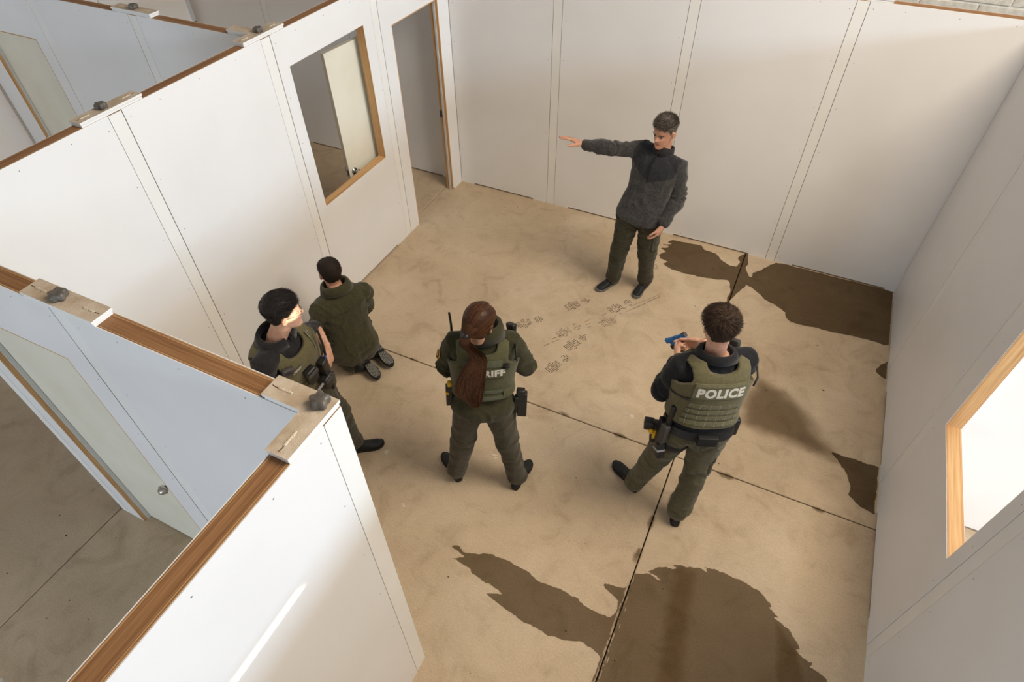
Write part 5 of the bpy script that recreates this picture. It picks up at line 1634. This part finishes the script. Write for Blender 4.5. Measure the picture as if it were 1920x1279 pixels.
ep = [E_.torso_part(-.06, .995, .012), E_.arm_part('R', AR0, .30, extra=.012), E_.arm_part('L', AR0, -.06, extra=.002)]
se = E_.garment('polo_shirt', ep, [M_SHIRT_E], .010, 4, [(JE['shR'], JE['elR'], JE['wrR'], .16, .010, 20)], .004, .0025)
E_.collar(M_SHIRT_E, .96, 1.105, .092, .074, .090, .078, .007, fold=True, open_front=.25, lean=.012)
ve = E_.vest(M_VEST_E, .030, .020, .12, .68, .85, .915, .152, .078)
for i in range(3): E_.strip('webbing_strap', -.16, .16, .17+i*.09, .225+i*.09, 1, .050, .006, M_VEST_E, ve, 20, 2)
E_.strip('name_patch', .040, .120, .70, .765, 1, .052, .004, M_VEST_C, ve, 8, 3); E_.text('patch_lettering', 'SHERIFF', .080, .715, .018, 1, .0568, M_LETTER, ve, .03, .064)
mk = E_.box('radio_microphone', 1.02, .855, .080, (.050, .030, .072), M_POLYG, ve, bev=.010, tilt=1.25)
for q in range(5):
    p_, n_, t_ = E_.S(1.02, .855, .0965)
E_.tubeo('radio_cord', [E_.S(.80, .83, .062)[0], E_.S(.30, .82, .060)[0], E_.S(-.2, .80, .060)[0], E_.S(-.55, .76, .060)[0]], [.007]*4, M_POLY, mk)
# shoulder clip with keys, left strap
kc = E_.S(2.05, .93, .062)[0]
mbk = MB()
for q in range(5):
    V_, F_ = rbox(.010, .003, .045, .001, 1)
    Rm = np.array(Matrix.Rotation(q*.35-.6, 3, 'Y'))
    mbk.put(kc+(V_+np.array((0, q*.003, -.012)))@Rm.T, F_)
E_.put('key_bunch', mbk.V, mbk.F, [M_CHROME], ve, None, False, tagd=dict(kind='stuff'))
# radio with antenna, pouches and torch on the vest front
rd = E_.box('radio_body', 1.95, .44, .085, (.058, .045, .14), M_POLY, ve, bev=.008)
pa = E_.S(2.05, .58, .095)[0]
E_.tubeo('radio_antenna', [pa, pa+np.array((-.005, .01, .09)), pa+np.array((-.012, .012, .20))], [.008, .0075, .007], M_POLY, rd, (1, 0, 0), 10)
E_.box('radio_knob', 2.0, .575, .095, (.014, .014, .022), mat('blue_knob', (.02, .05, .25), .4), rd, bev=.004)
E_.box('chest_pouch', 1.55, .52, .075, (.075, .045, .13), M_POLY, ve, bev=.012)
E_.box('lower_pouch', 1.90, .22, .095, (.085, .055, .12), M_POLY, ve, bev=.012)
E_.box('grey_tag', 1.62, .27, .108, (.055, .010, .020), M_GREYT, ve, bev=.003, tilt=.35)
tr_ = E_.S(1.30, .30, .085)[0]; tq = E_.S(1.22, .02, .095)[0]
to = E_.tubeo('torch', [tr_, tr_*.75+tq*.25, tr_*.3+tq*.7, tq], [.017, .016, .018, .026], M_POLYG, ve, (1, 0, 0), 16)
V_, F_ = [], []
nr_, nm_ = 22, 8
axr = nrm(np.array((.8, -.5, .3))); b1 = nrm(np.cross(axr, (0, 0, 1))); b2 = np.cross(axr, b1)
for i in range(nr_):
    for j in range(nm_):
        a, b = 6.283*i/nr_, 6.283*j/nm_
        V_.append(tr_+axr*(.020+.003*math.sin(b))+(b1*math.cos(a)+b2*math.sin(a))*(.019+.003*math.cos(b)))
for i in range(nr_):
    for j in range(nm_): F_.append((i*nm_+j, i*nm_+(j+1) % nm_, ((i+1) % nr_)*nm_+(j+1) % nm_, ((i+1) % nr_)*nm_+j))
E_.put('key_ring', V_, F_, [M_CHROME], ve)
E_.belt(M_BELT, -.03, .075, .022, .010)
for i in range(4):
    E_.box('pouch_flap' if i == 0 else 'grille_bar', *((1.55, .575, .078, (.079, .050, .030), M_POLYG) if i == 0 else (1.02, .845+.012*i, .0975, (.004, .004, .040), M_POLY)), ve if i == 0 else mk, tilt=0 if i == 0 else 1.25, bev=.004 if i == 0 else .001)
E_.box('pouch_flap', 1.90, .275, .098, (.089, .060, .030), M_POLYG, ve, bev=.006)
for x_ in (-.112, .112):
    E_.strip('strap_seam', x_-.004, x_+.004, .70, .90, 1, .0505, .002, M_WEB_B, ve, 1, 8)
E_.box('belt_holster', 2.35, -.06, .055, (.06, .05, .15), M_POLY, None, bev=.010)
trousers(E_, M_TROU_E, seed=15, extra=.004, hem=1.0, top=.04)
E_.shoe('L', E_.toe['L'], M_SHOE, M_SOLEB, (1.083, -3.775, 0), length=.285, laces=M_LACE)
E_.shoe('R', E_.toe['R'], M_SHOE, M_SOLEB, (1.000, -4.120, 0), length=.285, laces=M_LACE)
# glasses
gm = MB()
for sx in (-1, 1):
    ring = [(sx*.031+.023*math.cos(a), .102-.006*abs(math.cos(a)), .1195+.015*math.sin(a)) for a in np.linspace(0, 6.283, 17)]
    V_, F_ = tube(ring, [.0013]*17, (0, 1, 0), 6, dome=False); gm.put(V_, F_)
    V_, F_ = tube([(sx*.054, .098, .123), (sx*.070, .060, .124), (sx*.078, .005, .124)], [.0014]*3, (0, 0, 1), 6); gm.put(V_, F_)
V_, F_ = tube([(-.009, .104, .122), (0, .106, .124), (.009, .104, .122)], [.0013]*3, (0, 0, 1), 6); gm.put(V_, F_)
gl = E_.put('glasses', to_w(E_.fr, np.array(gm.V)*E_.k), gm.F, [M_POLYG], eb)
